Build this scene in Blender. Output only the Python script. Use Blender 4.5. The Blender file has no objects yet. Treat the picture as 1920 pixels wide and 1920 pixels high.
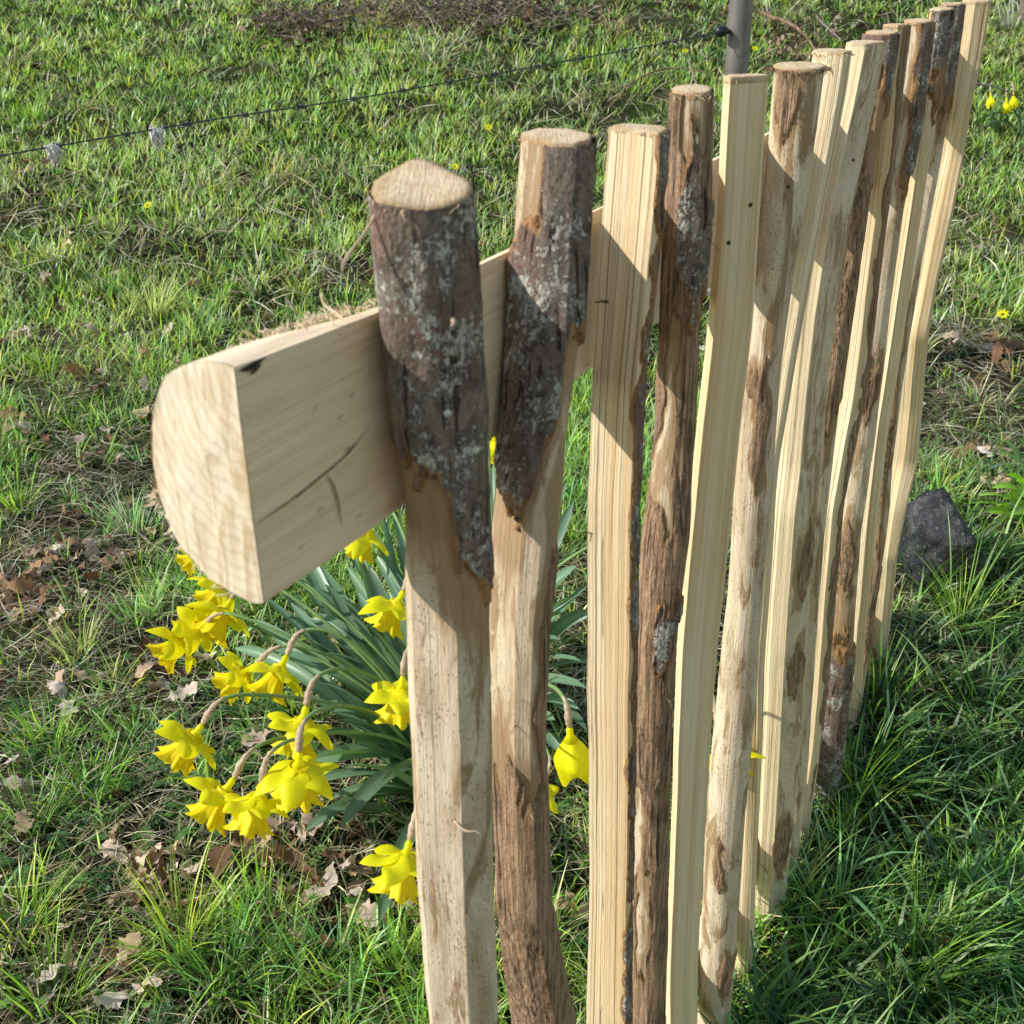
import bpy, math, random
import numpy as np
from mathutils import Vector, Matrix
from mathutils.bvhtree import BVHTree

rng = np.random.default_rng(7)
random.seed(7)
scene = bpy.context.scene
COL = scene.collection
Z0 = 1.05                                   # camera height above the datum

# ------------------------------------------------------------------ camera frame
CAMR = np.array([[0.9999031153785918, 0.0, 0.013919764947265777],
                 [-0.00632796281949473, 0.8906943242224713, 0.4545586625337048],
                 [-0.012398255633040534, -0.45460270654481955, 0.8906080296400783]])
FPX = 2200.0
DH = np.array([0.48063723, 0.87691953, 0.0])     # along the fence, away from the viewer
NN = np.array([0.87691953, -0.48063723, 0.0])    # square to the fence, viewer's side
NC = -0.24803241


def ray(u, v):
    return CAMR @ np.array([(u - 960) / FPX, 1.0, -(v - 960) / FPX])


def at(u, v, h):
    """world point at height h above the datum seen towards (u, v) of the photograph"""
    r = ray(u, v)
    t = (h - Z0) / r[2]
    return np.array([r[0] * t, r[1] * t, h])


def at_d(u, v, d):
    r = ray(u, v)
    r = r / r[1] * d
    return np.array([r[0], r[1], r[2] + Z0])


def F(s, b, z):
    """fence coordinates: along, towards the viewer, height"""
    return DH * s + NN * (NC + b) + np.array([0, 0, z])


# ------------------------------------------------------------------ noise (numpy)
def _hash(ix, iy, iz, seed):
    h = (ix * 374761393 + iy * 668265263 + iz * 2147483647 + seed * 1274126177) & 0xFFFFFFFF
    h = ((h ^ (h >> 13)) * 1274126177) & 0xFFFFFFFF
    h = (h ^ (h >> 16)) & 0xFFFFFFFF
    return h / 4294967295.0


def vnoise(x, y, z=0.0, seed=0):
    x = np.asarray(x, float); y = np.asarray(y, float); z = np.zeros_like(x) + z
    x0 = np.floor(x).astype(np.int64); y0 = np.floor(y).astype(np.int64); z0 = np.floor(z).astype(np.int64)
    fx = x - x0; fy = y - y0; fz = z - z0
    fx = fx * fx * (3 - 2 * fx); fy = fy * fy * (3 - 2 * fy); fz = fz * fz * (3 - 2 * fz)
    r = 0
    for i in (0, 1):
        for j in (0, 1):
            for k in (0, 1):
                w = (fx if i else 1 - fx) * (fy if j else 1 - fy) * (fz if k else 1 - fz)
                r = r + w * _hash(x0 + i, y0 + j, z0 + k, seed)
    return r * 2 - 1


def fbm(x, y, z=0.0, seed=0, oct=3):
    r = 0; a = 1; f = 1
    for o in range(oct):
        r = r + a * vnoise(np.asarray(x) * f, np.asarray(y) * f, np.asarray(z) * f, seed + o * 17)
        a *= .5; f *= 2.03
    return r / 1.75


def sst(a, b, x):
    t = np.clip((x - a) / (b - a), 0, 1)
    return t * t * (3 - 2 * t)


# ------------------------------------------------------------------ objects
def mesh_obj(name, verts, faces, mat, parent=None, cols=None, smooth=False, attrs=None):
    """verts (n,3); faces: (m,k) array or list of lists -> one mesh object"""
    me = bpy.data.meshes.new(name)
    verts = np.asarray(verts, dtype=np.float32)
    if isinstance(faces, np.ndarray):
        m, k = faces.shape
        me.vertices.add(len(verts)); me.vertices.foreach_set('co', verts.ravel())
        me.loops.add(m * k); me.loops.foreach_set('vertex_index', faces.astype(np.int32).ravel())
        me.polygons.add(m); me.polygons.foreach_set('loop_start', np.arange(0, m * k, k, dtype=np.int32))
        me.update(calc_edges=True)
    else:
        me.from_pydata([tuple(map(float, v)) for v in verts], [], [list(map(int, f)) for f in faces])
    if cols is not None:
        c = np.ones((len(verts), 4), dtype=np.float32); c[:, :3] = cols
        a = me.color_attributes.new('tint', 'FLOAT_COLOR', 'POINT'); a.data.foreach_set('color', c.ravel())
    for an, av in (attrs or {}).items():
        a = me.attributes.new(an, 'FLOAT', 'POINT'); a.data.foreach_set('value', np.asarray(av, dtype=np.float32).ravel())
    if smooth:
        me.polygons.foreach_set('use_smooth', np.ones(len(me.polygons), dtype=bool))
    me.materials.append(mat)
    me.validate(); me.update()
    o = bpy.data.objects.new(name, me); COL.objects.link(o)
    if parent is not None:
        o.parent = parent
    return o


def tag(o, label=None, cat=None, group=None, kind=None):
    for k, v in (('label', label), ('category', cat), ('group', group), ('kind', kind)):
        if v: o[k] = v
    return o


def empty(name, loc, label, cat, group=None):
    o = bpy.data.objects.new(name, None); COL.objects.link(o)
    o.location = loc; o.empty_display_size = .05
    bpy.context.view_layer.update()
    return tag(o, label, cat, group)


def put(o, root):
    """parent keeping world-space vertex coordinates: shift mesh into the root's frame"""
    o.parent = root
    o.data.transform(Matrix.Translation(-Vector(root.location)))
    return o


class MB:
    """collects several shapes of ONE part"""
    def __init__(s): s.v = []; s.f = []; s.n = 0
    def add(s, v, f):
        v = np.asarray(v, float); s.v.append(v); s.f += [[i + s.n for i in q] for q in f]; s.n += len(v)
    def build(s, name, mat, root=None, smooth=True, **k):
        o = mesh_obj(name, np.vstack(s.v), s.f, mat, smooth=smooth, **k)
        return put(o, root) if root is not None else o


def frames(P):
    P = np.asarray(P, float)
    T = np.gradient(P, axis=0); T /= np.linalg.norm(T, axis=1)[:, None] + 1e-12
    ref = np.array([0, 0, 1.]) if abs(T[0][2]) < .9 else np.array([1., 0, 0])
    A = []
    a = np.cross(T[0], ref); a /= np.linalg.norm(a)
    for t in T:
        a = a - t * (a @ t); a /= np.linalg.norm(a) + 1e-12; A.append(a.copy())
    A = np.array(A); return T, A, np.cross(T, A)


def tube(P, rad, n=8, caps=True):
    P = np.asarray(P, float); rad = np.zeros(len(P)) + rad
    T, A, B = frames(P)
    th = np.linspace(0, 2 * np.pi, n, endpoint=False)
    v = P[:, None, :] + rad[:, None, None] * (np.cos(th)[None, :, None] * A[:, None, :] + np.sin(th)[None, :, None] * B[:, None, :])
    v = v.reshape(-1, 3); f = []
    for i in range(len(P) - 1):
        for j in range(n):
            f.append([i * n + j, i * n + (j + 1) % n, (i + 1) * n + (j + 1) % n, (i + 1) * n + j])
    if caps:
        f.append(list(range(n))[::-1]); f.append([(len(P) - 1) * n + j for j in range(n)])
    return v, f


def bez(p0, p1, p2, p3, n=16):
    t = np.linspace(0, 1, n)[:, None]
    return (1 - t) ** 3 * p0 + 3 * (1 - t) ** 2 * t * p1 + 3 * (1 - t) * t * t * p2 + t ** 3 * p3


# ------------------------------------------------------------------ materials
class NT:
    def __init__(s, name):
        s.m = bpy.data.materials.new(name); s.m.use_nodes = True
        s.t = s.m.node_tree; s.t.nodes.clear()
        s.out = s.n('ShaderNodeOutputMaterial')
    def n(s, typ, **k):
        nd = s.t.nodes.new(typ)
        for a, b in k.items():
            if hasattr(nd, a): setattr(nd, a, b)
        return nd
    def l(s, a, b): s.t.links.new(a, b)
    def val(s, sock, x):
        if isinstance(x, bpy.types.NodeSocket): s.l(x, sock)
        else: sock.default_value = x
    def noise(s, vec, scale=5, detail=4, rough=.55, dist=0):
        nd = s.n('ShaderNodeTexNoise'); s.l(vec, nd.inputs['Vector'])
        nd.inputs['Scale'].default_value = scale; nd.inputs['Detail'].default_value = detail
        nd.inputs['Roughness'].default_value = rough; nd.inputs['Distortion'].default_value = dist
        return nd.outputs['Fac']
    def voro(s, vec, scale=5, feat='F1'):
        nd = s.n('ShaderNodeTexVoronoi', feature=feat); s.l(vec, nd.inputs['Vector']); nd.inputs['Scale'].default_value = scale
        return nd.outputs['Distance']
    def map(s, vec, scale=(1, 1, 1), loc=None):
        nd = s.n('ShaderNodeMapping'); s.l(vec, nd.inputs['Vector']); nd.inputs['Scale'].default_value = scale
        if loc is not None: s.l(loc, nd.inputs['Location'])
        return nd.outputs['Vector']
    def ramp(s, fac, stops, interp='LINEAR'):
        nd = s.n('ShaderNodeValToRGB'); s.l(fac, nd.inputs['Fac']); cr = nd.color_ramp; cr.interpolation = interp
        while len(cr.elements) < len(stops): cr.elements.new(.5)
        for e, (p, c) in zip(cr.elements, stops):
            e.position = p; e.color = (*c, 1) if len(c) == 3 else c
        return nd.outputs['Color']
    def step(s, fac, a, b):
        nd = s.n('ShaderNodeMapRange', interpolation_type='SMOOTHSTEP'); s.l(fac, nd.inputs['Value'])
        nd.inputs['From Min'].default_value = a; nd.inputs['From Max'].default_value = b
        return nd.outputs['Result']
    def mix(s, fac, a, b, mode='MIX'):
        nd = s.n('ShaderNodeMix', data_type='RGBA', blend_type=mode)
        s.val(nd.inputs[0], fac)
        for sock, x in ((nd.inputs[6], a), (nd.inputs[7], b)):
            s.val(sock, (*x, 1) if isinstance(x, tuple) and len(x) == 3 else x)
        return nd.outputs[2]
    def math(s, op, a, b=0.0, c=None):
        nd = s.n('ShaderNodeMath', operation=op); s.val(nd.inputs[0], a); s.val(nd.inputs[1], b)
        if c is not None: s.val(nd.inputs[2], c)
        return nd.outputs[0]
    def attr(s, name):
        nd = s.n('ShaderNodeAttribute', attribute_name=name); return nd
    def obj(s):
        tc = s.n('ShaderNodeTexCoord'); oi = s.n('ShaderNodeObjectInfo')
        return tc.outputs['Object'], oi.outputs['Random']
    def offs(s, rnd, k=37.0):
        c = s.n('ShaderNodeCombineXYZ'); m = s.math('MULTIPLY', rnd, k)
        s.l(m, c.inputs[0]); s.l(m, c.inputs[1]); s.l(m, c.inputs[2]); return c.outputs[0]
    def bump(s, h, strength=.5, dist=.001, prev=None):
        nd = s.n('ShaderNodeBump'); s.l(h, nd.inputs['Height']); nd.inputs['Strength'].default_value = strength
        nd.inputs['Distance'].default_value = dist
        if prev is not None: s.l(prev, nd.inputs['Normal'])
        return nd.outputs['Normal']
    def bsdf(s, col, rough=.7, normal=None, spec=.3, trans=0.0, tcol=None, metal=0.0):
        p = s.n('ShaderNodeBsdfPrincipled'); s.val(p.inputs['Base Color'], (*col, 1) if isinstance(col, tuple) else col)
        s.val(p.inputs['Roughness'], rough); p.inputs['Specular IOR Level'].default_value = spec
        p.inputs['Metallic'].default_value = metal
        if normal is not None: s.l(normal, p.inputs['Normal'])
        o = p.outputs[0]
        if trans:
            t = s.n('ShaderNodeBsdfTranslucent'); tc = tcol if tcol is not None else col
            s.val(t.inputs['Color'], (*tc, 1) if isinstance(tc, tuple) else tc)
            mx = s.n('ShaderNodeMixShader'); mx.inputs[0].default_value = trans
            s.l(o, mx.inputs[1]); s.l(t.outputs[0], mx.inputs[2]); o = mx.outputs[0]
        s.l(o, s.out.inputs['Surface']); return s.m


def mat_wood():
    """cleft sapwood, blending into peeled wood where the 'peel' attribute is 1"""
    w = NT('pale_wood'); oc, rnd = w.obj(); off = w.offs(rnd)
    gc = w.n('ShaderNodeCombineXYZ')
    for q, nm in enumerate(('gx', 'gy', 'gz')): w.l(w.attr(nm).outputs['Fac'], gc.inputs[q])
    oc = gc.outputs[0]                    # grain space: follows the bends of the pale
    g = w.map(oc, (170, 170, 1.8), off); g2 = w.map(oc, (700, 700, 2.5), off); lo = w.map(oc, (14, 14, 3.5), off)
    n1 = w.noise(g, 1, 6, .62, .5); n2 = w.noise(g2, 1, 4, .6, .3); nl = w.noise(lo, 1, 4)
    cleft = w.ramp(n1, [(.25, (.62, .38, .18)), (.42, (.85, .61, .34)), (.58, (.97, .79, .52)), (.8, (.85, .61, .34))])
    cleft = w.mix(w.math('MULTIPLY', w.step(nl, .52, .7), .35), cleft, (.68, .50, .22))
    cleft = w.mix(w.math('MULTIPLY', w.step(w.noise(w.map(oc, (30, 30, 4), off), 1, 3), .55, .7), .35), cleft, (.80, .48, .22))
    cleft = w.mix(w.math('MULTIPLY', w.step(n2, .5, .72), .26), cleft, (.36, .21, .09))
    crk = w.attr('crackly').outputs['Fac']
    wob = w.noise(w.map(oc, (12, 12, 7), off), 1, 3); cx = w.n('ShaderNodeCombineXYZ'); w.l(w.math('MULTIPLY', wob, .0035), cx.inputs[0]); w.l(w.math('MULTIPLY', wob, .0025), cx.inputs[1])
    av = w.n('ShaderNodeVectorMath', operation='ADD'); w.l(oc, av.inputs[0]); w.l(cx.outputs[0], av.inputs[1]); ow = av.outputs[0]
    def lines(sx, sz, wd, gate):
        q = w.math('ABSOLUTE', w.math('SUBTRACT', w.noise(w.map(ow, (sx, sx, sz), off), 1, 1, .4, 0), .5))
        g_ = w.step(w.noise(w.map(oc, (sx * .45, sx * .45, 2.2), off), 1, 2), gate, gate + .05)
        return w.math('MULTIPLY', w.math('SUBTRACT', 1.0, w.step(q, wd * .25, wd)), g_)
    fis = w.math('MAXIMUM', lines(120, .07, .012, .46), w.math('MULTIPLY', lines(300, .16, .022, .47), .45))
    fis = w.math('MULTIPLY', fis, crk)
    cleft = w.mix(w.math('MULTIPLY', fis, .82), cleft, (.20, .11, .045))
    # peeled: beige, brown stains, dark flecks
    ps = w.map(oc, (45, 45, 12), off); pn = w.noise(ps, 1, 6, .65, 1.0)
    peel = w.ramp(pn, [(.3, (.50, .36, .21)), (.46, (.68, .53, .36)), (.6, (.81, .66, .47)), (.78, (.58, .43, .27))])
    stain = w.step(w.noise(w.map(oc, (52, 52, 10), off), 1, 6, .72, 1.2), .515, .60)
    peel = w.mix(w.math('MULTIPLY', stain, .8), peel, (.31, .18, .08))
    fl = w.voro(w.map(oc, (640, 640, 260), off), 1); fln = w.noise(w.map(oc, (90, 90, 30), off), 1, 3)
    fm = w.math('MULTIPLY', w.math('SUBTRACT', 1.0, w.step(fl, .14, .30)), w.step(fln, .42, .55))
    peel = w.mix(w.math('MULTIPLY', fm, .8), peel, (.13, .085, .05))
    fm2 = w.step(w.noise(w.map(oc, (900, 900, 300), off), 1, 3), .60, .68)
    peel = w.mix(w.math('MULTIPLY', fm2, .4), peel, (.20, .14, .09))
    sta = w.attr('stain').outputs['Fac']
    peel = w.mix(w.math('MULTIPLY', w.step(w.math('ADD', sta, w.math('MULTIPLY', w.math('SUBTRACT', pn, .5), .9)), .35, .65), .85), peel, w.mix(n2, (.26, .14, .065), (.46, .29, .15)))
    pa = w.attr('peel').outputs['Fac']
    pk = w.step(w.math('ADD', pa, w.math('MULTIPLY', w.math('SUBTRACT', n1, .5), .5)), .4, .6)
    col = w.mix(pk, cleft, peel)
    col = w.mix(w.math('MULTIPLY', rnd, .15), col, (.78, .62, .40))
    hgt = w.math('SUBTRACT', w.math('ADD', n1, w.math('MULTIPLY', n2, .6)), w.math('MULTIPLY', w.math('MULTIPLY', fis, w.math('SUBTRACT', 1.0, pk)), 1.5))
    fine = w.noise(w.map(oc, (1500, 1500, 120), off), 1, 3)
    nrm = w.bump(w.math('ADD', hgt, w.math('MULTIPLY', fine, .4)), .9, .0013)
    return w.bsdf(col, .75, nrm, .2)


def mat_sawn():
    w = NT('sawn_wood'); oc, rnd = w.obj(); off = w.offs(rnd)
    n1 = w.noise(w.map(oc, (300, 300, 300), off), 1, 4, .7); n2 = w.noise(w.map(oc, (60, 60, 60), off), 1, 3)
    col = w.ramp(n2, [(.3, (.66, .46, .25)), (.55, (.84, .65, .43)), (.75, (.70, .49, .28))])
    col = w.mix(w.math('MULTIPLY', w.step(n1, .5, .7), .5), col, (.44, .27, .13))
    col = w.mix(w.math('MULTIPLY', w.attr('edge').outputs['Fac'], .75), col, w.mix(n1, (.22, .11, .04), (.62, .40, .20)))
    sw = w.noise(w.map(oc, (1400, 90, 90), off), 1, 3); fz = w.noise(w.map(oc, (1300, 1300, 1300), off), 1, 3)
    col = w.mix(w.math('MULTIPLY', w.step(sw, .5, .7), .35), col, (.42, .26, .12))
    return w.bsdf(col, .9, w.bump(w.math('ADD', w.math('MULTIPLY', fz, 1.2), sw), 1.0, .0009), .1)


def mat_rail():
    w = NT('rail_wood'); oc, rnd = w.obj()
    # grain runs along the rail (rotate so local x = along)
    mp = w.n('ShaderNodeMapping'); w.l(oc, mp.inputs['Vector']); mp.inputs['Rotation'].default_value = (0, 0, -math.atan2(DH[1], DH[0]))
    v = mp.outputs['Vector']
    n1 = w.noise(w.map(v, (8, 150, 150)), 1, 6, .62, .8); n2 = w.noise(w.map(v, (22, 30, 30)), 1, 4); n3 = w.noise(w.map(v, (22, 900, 900)), 1, 3)
    col = w.ramp(n1, [(.25, (.76, .54, .33)), (.5, (.90, .69, .46)), (.7, (.95, .77, .55))])
    col = w.mix(w.math('MULTIPLY', w.step(n2, .5, .72), .30), col, (.62, .46, .24))
    col = w.mix(w.math('MULTIPLY', w.step(n3, .55, .7), .14), col, (.50, .34, .18))
    sp = w.step(w.noise(w.map(v, (60, 260, 260)), 1, 2), .68, .74)
    col = w.mix(w.math('MULTIPLY', sp, .45), col, (.25, .15, .07))
    return w.bsdf(col, .75, w.bump(w.math('ADD', n1, n3), .5, .001), .2)


def mat_endgrain():
    w = NT('end_grain'); oc, rnd = w.obj()
    n1 = w.noise(w.map(oc, (150, 150, 22)), 1, 5, .6, 1.2); n2 = w.noise(w.map(oc, (60, 60, 25)), 1, 3, .5, 1.5)
    rg = w.n('ShaderNodeTexWave', wave_type='RINGS', rings_direction='SPHERICAL')
    w.l(w.map(oc, (1, 1, .7)), rg.inputs['Vector']); rg.inputs['Scale'].default_value = 85; rg.inputs['Distortion'].default_value = 5
    rg.inputs['Detail'].default_value = 3; rg.inputs['Detail Scale'].default_value = 1.6
    col = w.ramp(n2, [(.3, (.78, .61, .41)), (.6, (.90, .77, .57)), (.75, (.72, .52, .31))])
    col = w.mix(w.math('MULTIPLY', w.step(n1, .50, .66), .6), col, (.56, .37, .18))
    col = w.mix(w.math('MULTIPLY', w.step(rg.outputs['Fac'], .6, .95), .25), col, (.5, .33, .16))
    return w.bsdf(col, .8, w.bump(w.math('ADD', n1, w.math('MULTIPLY', n2, .6)), .7, .0012), .2)


def mat_bark(name, c0, c1, lich, lthr, inner):
    w = NT(name); oc, rnd = w.obj(); off = w.offs(rnd); fib = name.startswith('fibre')
    n1 = w.noise(w.map(oc, (120, 120, 60), off), 1, 6, .68, .6); n2 = w.noise(w.map(oc, (620, 620, 330), off), 1, 4, .65)
    n0 = w.noise(w.map(oc, (30, 30, 14), off), 1, 4, .6)
    st = w.noise(w.map(oc, (560, 560, 16), off), 1, 4, .65, .4)
    col = w.ramp(n1, [(.3, c0), (.5, c1), (.72, tuple(x * 1.7 for x in c1))])
    col = w.mix(w.math('MULTIPLY', w.step(n0, .45, .62), .5), col, (c1[0] * 1.15, c1[1] * .75, c1[2] * .7) if not fib else tuple(x * 1.9 for x in c1))
    col = w.mix(w.math('MULTIPLY', w.step(n2, .5, .66), .6), col, tuple(x * .35 for x in c0))
    cr = w.step(w.noise(w.map(oc, (260, 260, 13), off), 1, 2, .5, .5), .62, .67)
    col = w.mix(w.math('MULTIPLY', cr, .8), col, (.02, .011, .008))
    if fib:
        col = w.mix(w.math('MULTIPLY', w.step(st, .45, .6), .7), col, tuple(min(.8, x * 2.4) for x in c1))
        col = w.mix(w.math('MULTIPLY', w.step(st, .42, .34), .6), col, tuple(x * .5 for x in c0))
    ln = w.noise(w.map(oc, (420, 420, 330), off), 1, 5, .7, .6); lm = w.noise(w.map(oc, (60, 60, 42), off), 1, 4)
    lf = w.step(w.math('ADD', ln, w.math('MULTIPLY', w.math('SUBTRACT', lm, .5), 1.0)), lthr, lthr + .05)
    lc = w.mix(w.step(n2, .40, .58), tuple(x * .42 for x in lich), lich)
    col = w.mix(w.math('MULTIPLY', lf, .9), col, lc)
    ed = w.attr('rim').outputs['Fac']
    edn = w.math('ADD', ed, w.math('MULTIPLY', w.math('SUBTRACT', n1, .5), .5))
    col = w.mix(w.step(edn, .26, .10), col, w.mix(n2, tuple(x * .5 for x in inner), tuple(min(.9, x * 1.4) for x in inner)))
    h = w.math('ADD', w.math('ADD', n1, w.math('MULTIPLY', n2, .7)), w.math('SUBTRACT', w.math('MULTIPLY', lf, .35), cr))
    if fib: h = w.math('ADD', h, w.math('MULTIPLY', st, 1.6))
    return w.bsdf(col, .8, w.bump(h, 1.0, .0018), .25)


def mat_tint(name, rough=.5, spec=.35, trans=.35, gain=(1.25, 1.3, .8)):
    w = NT(name); a = w.attr('tint').outputs['Color']
    tc = w.mix(1.0, a, gain, 'MULTIPLY')
    return w.bsdf(a, rough, None, spec, trans, tc)


def mat_plain(name, col, rough=.7, spec=.3, nscale=0, namp=.3, bump=0, trans=0, metal=0, col2=None, tcol=None):
    w = NT(name); oc, rnd = w.obj(); c = (*col, 1.0)
    nrm = None; cc = col
    if nscale:
        n1 = w.noise(w.map(oc, (nscale,) * 3, w.offs(rnd)), 1, 5, .6)
        d = col2 or tuple(x * (1 - namp) for x in col)
        cc = w.mix(w.step(n1, .35, .65), d, col)
        if bump: nrm = w.bump(n1, .8, bump)
    return w.bsdf(cc, rough, nrm, spec, trans, tcol or (cc if nscale else col), metal)


M = {}
M['wood'] = mat_wood(); M['sawn'] = mat_sawn(); M['rail'] = mat_rail(); M['end'] = mat_endgrain()
M['bark'] = mat_bark('rough_bark', (.060, .044, .035), (.215, .165, .130), (.64, .60, .50), .54, (.42, .23, .10))
M['fibre'] = mat_bark('fibre_bark', (.14, .082, .048), (.26, .165, .100), (.46, .42, .36), .78, (.38, .24, .13))
M['blade'] = mat_tint('grass_blades', .36, .5, .45, (1.4, 1.45, .8))
M['longblade'] = mat_tint('long_blades', .4, .4, .38, (1.4, 1.45, .8))
M['straw'] = mat_tint('dead_blades', .7, .2, .2, (1.1, 1.0, .8))
M['leafdry'] = mat_tint('dry_leaves', .75, .2, .15, (1.1, .9, .7))
M['strap'] = mat_tint('strap_leaves', .38, .45, .25, (1.3, 1.5, .5))
M['petal'] = mat_plain('yellow_petal', (1.0, .93, .012), .5, .25, 90, .10, .0008, .45, tcol=(1.0, .93, .01))
M['trumpet'] = mat_plain('yellow_trumpet', (1.0, .82, .008), .5, .25, 150, .16, .001, .3, tcol=(1.0, .72, .01))
M['spathe'] = mat_plain('papery_sheath', (.80, .60, .42), .7, .2, 200, .35, .0006, .3)
M['stem'] = mat_plain('flower_stem', (.24, .38, .12), .5, .3, 40, .25, 0, .1)

# ------------------------------------------------------------------ placing parts
WL = {}


def root_at(name, loc, label, cat, group=None):
    o = empty(name, tuple(loc), label, cat, group); WL[o.name] = np.array(loc, float); return o


def place(o, parent, origin=None):
    """o's mesh holds world coordinates; give it an origin and a parent (pure translations)"""
    pw = WL[parent.name] if parent is not None else np.zeros(3)
    ow = pw if origin is None else np.asarray(origin, float)
    o.data.transform(Matrix.Translation(-Vector(ow)))
    o.parent = parent; o.location = Vector(ow - pw); WL[o.name] = ow
    return o


# ------------------------------------------------------------------ terrain
def ground_h(x, y):
    x = np.asarray(x, float); y = np.asarray(y, float)
    h = -0.025 + 0.06 * sst(.8, 1.7, y)
    t = np.maximum(y - 2.3, 0)
    bank = .205 * (np.sqrt(t * t + .5) - .7071)
    bank = np.where(bank > 1.25, 1.25 + .25 * np.tanh((bank - 1.25) / .6), bank)
    h = h + bank
    h = h + .022 * fbm(x * 1.6, y * 1.6, 0, 3) + .011 * fbm(x * 6, y * 6, 0, 5) * sst(12, 5, y)
    return h


def gpt(u, v, lift=0.0):
    """where the line of sight to (u, v) meets the ground (raised by lift)"""
    r = ray(u, v); t = np.arange(.35, 14, .01) / r[1]
    X = r[0] * t; Y = r[1] * t; Zr = r[2] * t + Z0
    k = np.nonzero(Zr <= ground_h(X, Y) + lift)[0]
    i = k[0] if len(k) else len(t) - 1
    return np.array([X[i], Y[i], float(ground_h(X[i], Y[i])) + lift])


def micro(x, y):
    return .006 * fbm(x * 28, y * 28, 0, 8)


def make_ground():
    xs = np.concatenate([-np.geomspace(60, 3.2, 40), np.linspace(-3, 3, 301), np.geomspace(3.2, 60, 40)])
    ys = np.concatenate([-np.geomspace(30, .35, 24), np.linspace(-.3, 4, 216), np.linspace(4.03, 10, 150), np.geomspace(10.2, 90, 50)])
    X, Y = np.meshgrid(xs, ys); H = ground_h(X, Y) + micro(X, Y)
    v = np.stack([X, Y, H], -1).reshape(-1, 3); nx = len(xs); ny = len(ys)
    i = (np.arange(ny - 1)[:, None] * nx + np.arange(nx - 1)[None]).ravel()
    f = np.stack([i, i + 1, i + nx + 1, i + nx], -1)
    w = NT('soil_and_thatch'); tc = w.n('ShaderNodeTexCoord').outputs['Object']
    n1 = w.noise(tc, 9, 6, .65); n2 = w.noise(tc, 90, 5, .7); n3 = w.noise(tc, 2.2, 3)
    col = w.ramp(n2, [(.3, (.010, .007, .004)), (.5, (.030, .022, .012)), (.68, (.075, .055, .03))])
    moss = w.ramp(n2, [(.35, (.016, .028, .006)), (.6, (.05, .085, .016)), (.75, (.10, .11, .035))])
    col = w.mix(w.step(n1, .42, .58), col, moss)
    col = w.mix(w.math('MULTIPLY', w.step(n3, .5, .7), .4), col, (.13, .105, .06))
    m = w.bsdf(col, .95, w.bump(w.math('ADD', n2, n1), 1, .012), .1)
    o = mesh_obj('ground', v, f, m, smooth=True); o['kind'] = 'structure'
    return o


make_ground()


# ------------------------------------------------------------------ blades
def blades(name, root, L, W, az, lean, curl, cols, mat, seg=4, tipdark=.0, twist=0.0, minh=.003, tap=1.6):
    """root (n,3), everything else (n,): one object holding all blades"""
    n = len(L); K = seg
    t = np.linspace(0, 1, K + 1)
    th = lean[:, None] + curl[:, None] * t[None]
    th = np.clip(th, 0, 2.6)
    dl = L[:, None] / K
    thm = (th[:, 1:] + th[:, :-1]) / 2
    hor = np.concatenate([np.zeros((n, 1)), np.cumsum(np.sin(thm) * dl, 1)], 1)
    ver = np.concatenate([np.zeros((n, 1)), np.cumsum(np.cos(thm) * dl, 1)], 1)
    az2 = az[:, None] + twist * (rng.random((n, 1)) - .5) * t[None] ** 2
    px = root[:, None, 0] + hor * np.cos(az2); py = root[:, None, 1] + hor * np.sin(az2)
    gz = ground_h(px, py) + minh
    pz = np.maximum(root[:, None, 2] + ver, gz + (t[None] > 0) * rng.random((n, 1)) * .008)
    wd = W[:, None] * np.minimum(1, (1.02 - t[None] ** tap)) * .5
    tw = az[:, None] + np.pi / 2 + (rng.random((n, 1)) - .5) * 1.2
    wx = np.cos(tw) * wd; wy = np.sin(tw) * wd; wz = wd * (rng.random((n, 1)) - .5) * .7
    A = np.stack([px - wx, py - wy, pz - wz], -1); B = np.stack([px + wx, py + wy, pz + wz], -1)
    v = np.stack([A, B], 2).reshape(-1, 3)
    base = (np.arange(n) * 2 * (K + 1))[:, None] + 2 * np.arange(K)[None]
    f = np.stack([base, base + 1, base + 3, base + 2], -1).reshape(-1, 4)
    g = (.22 + .78 * sst(0, .5, t))[None, :, None]  # blades tinted darker towards the root, painting in the shade between them
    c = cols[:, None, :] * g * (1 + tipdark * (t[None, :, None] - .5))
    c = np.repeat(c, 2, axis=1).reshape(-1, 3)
    return mesh_obj(name, v, f, mat, cols=c)


def scatter(n, d0, d1, power=0.0, halfw=.62, pad=.5):
    """points on the ground in front of the viewer; density falls as distance**-power"""
    out = []
    got = 0
    while got < n:
        m = int((n - got) * 1.6) + 100
        d = d0 + (d1 - d0) * rng.random(m)
        w = (halfw * d + pad) * d ** (-power)
        w /= ((halfw * d0 + pad) * d0 ** (-power) if power > 1 else max((halfw * d1 + pad) * d1 ** (-power), (halfw * d0 + pad) * d0 ** (-power)))
        k = rng.random(m) < w
        d = d[k]; x = (rng.random(len(d)) * 2 - 1) * (halfw * d + pad)
        out.append(np.stack([x, d], -1)); got += len(d)
    return np.concatenate(out)[:n]


def side(x, y):        # signed distance from the fence line: + on the viewer's right
    return x * NN[0] + y * NN[1] - NC


def along(x, y):
    return x * DH[0] + y * DH[1]


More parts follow.
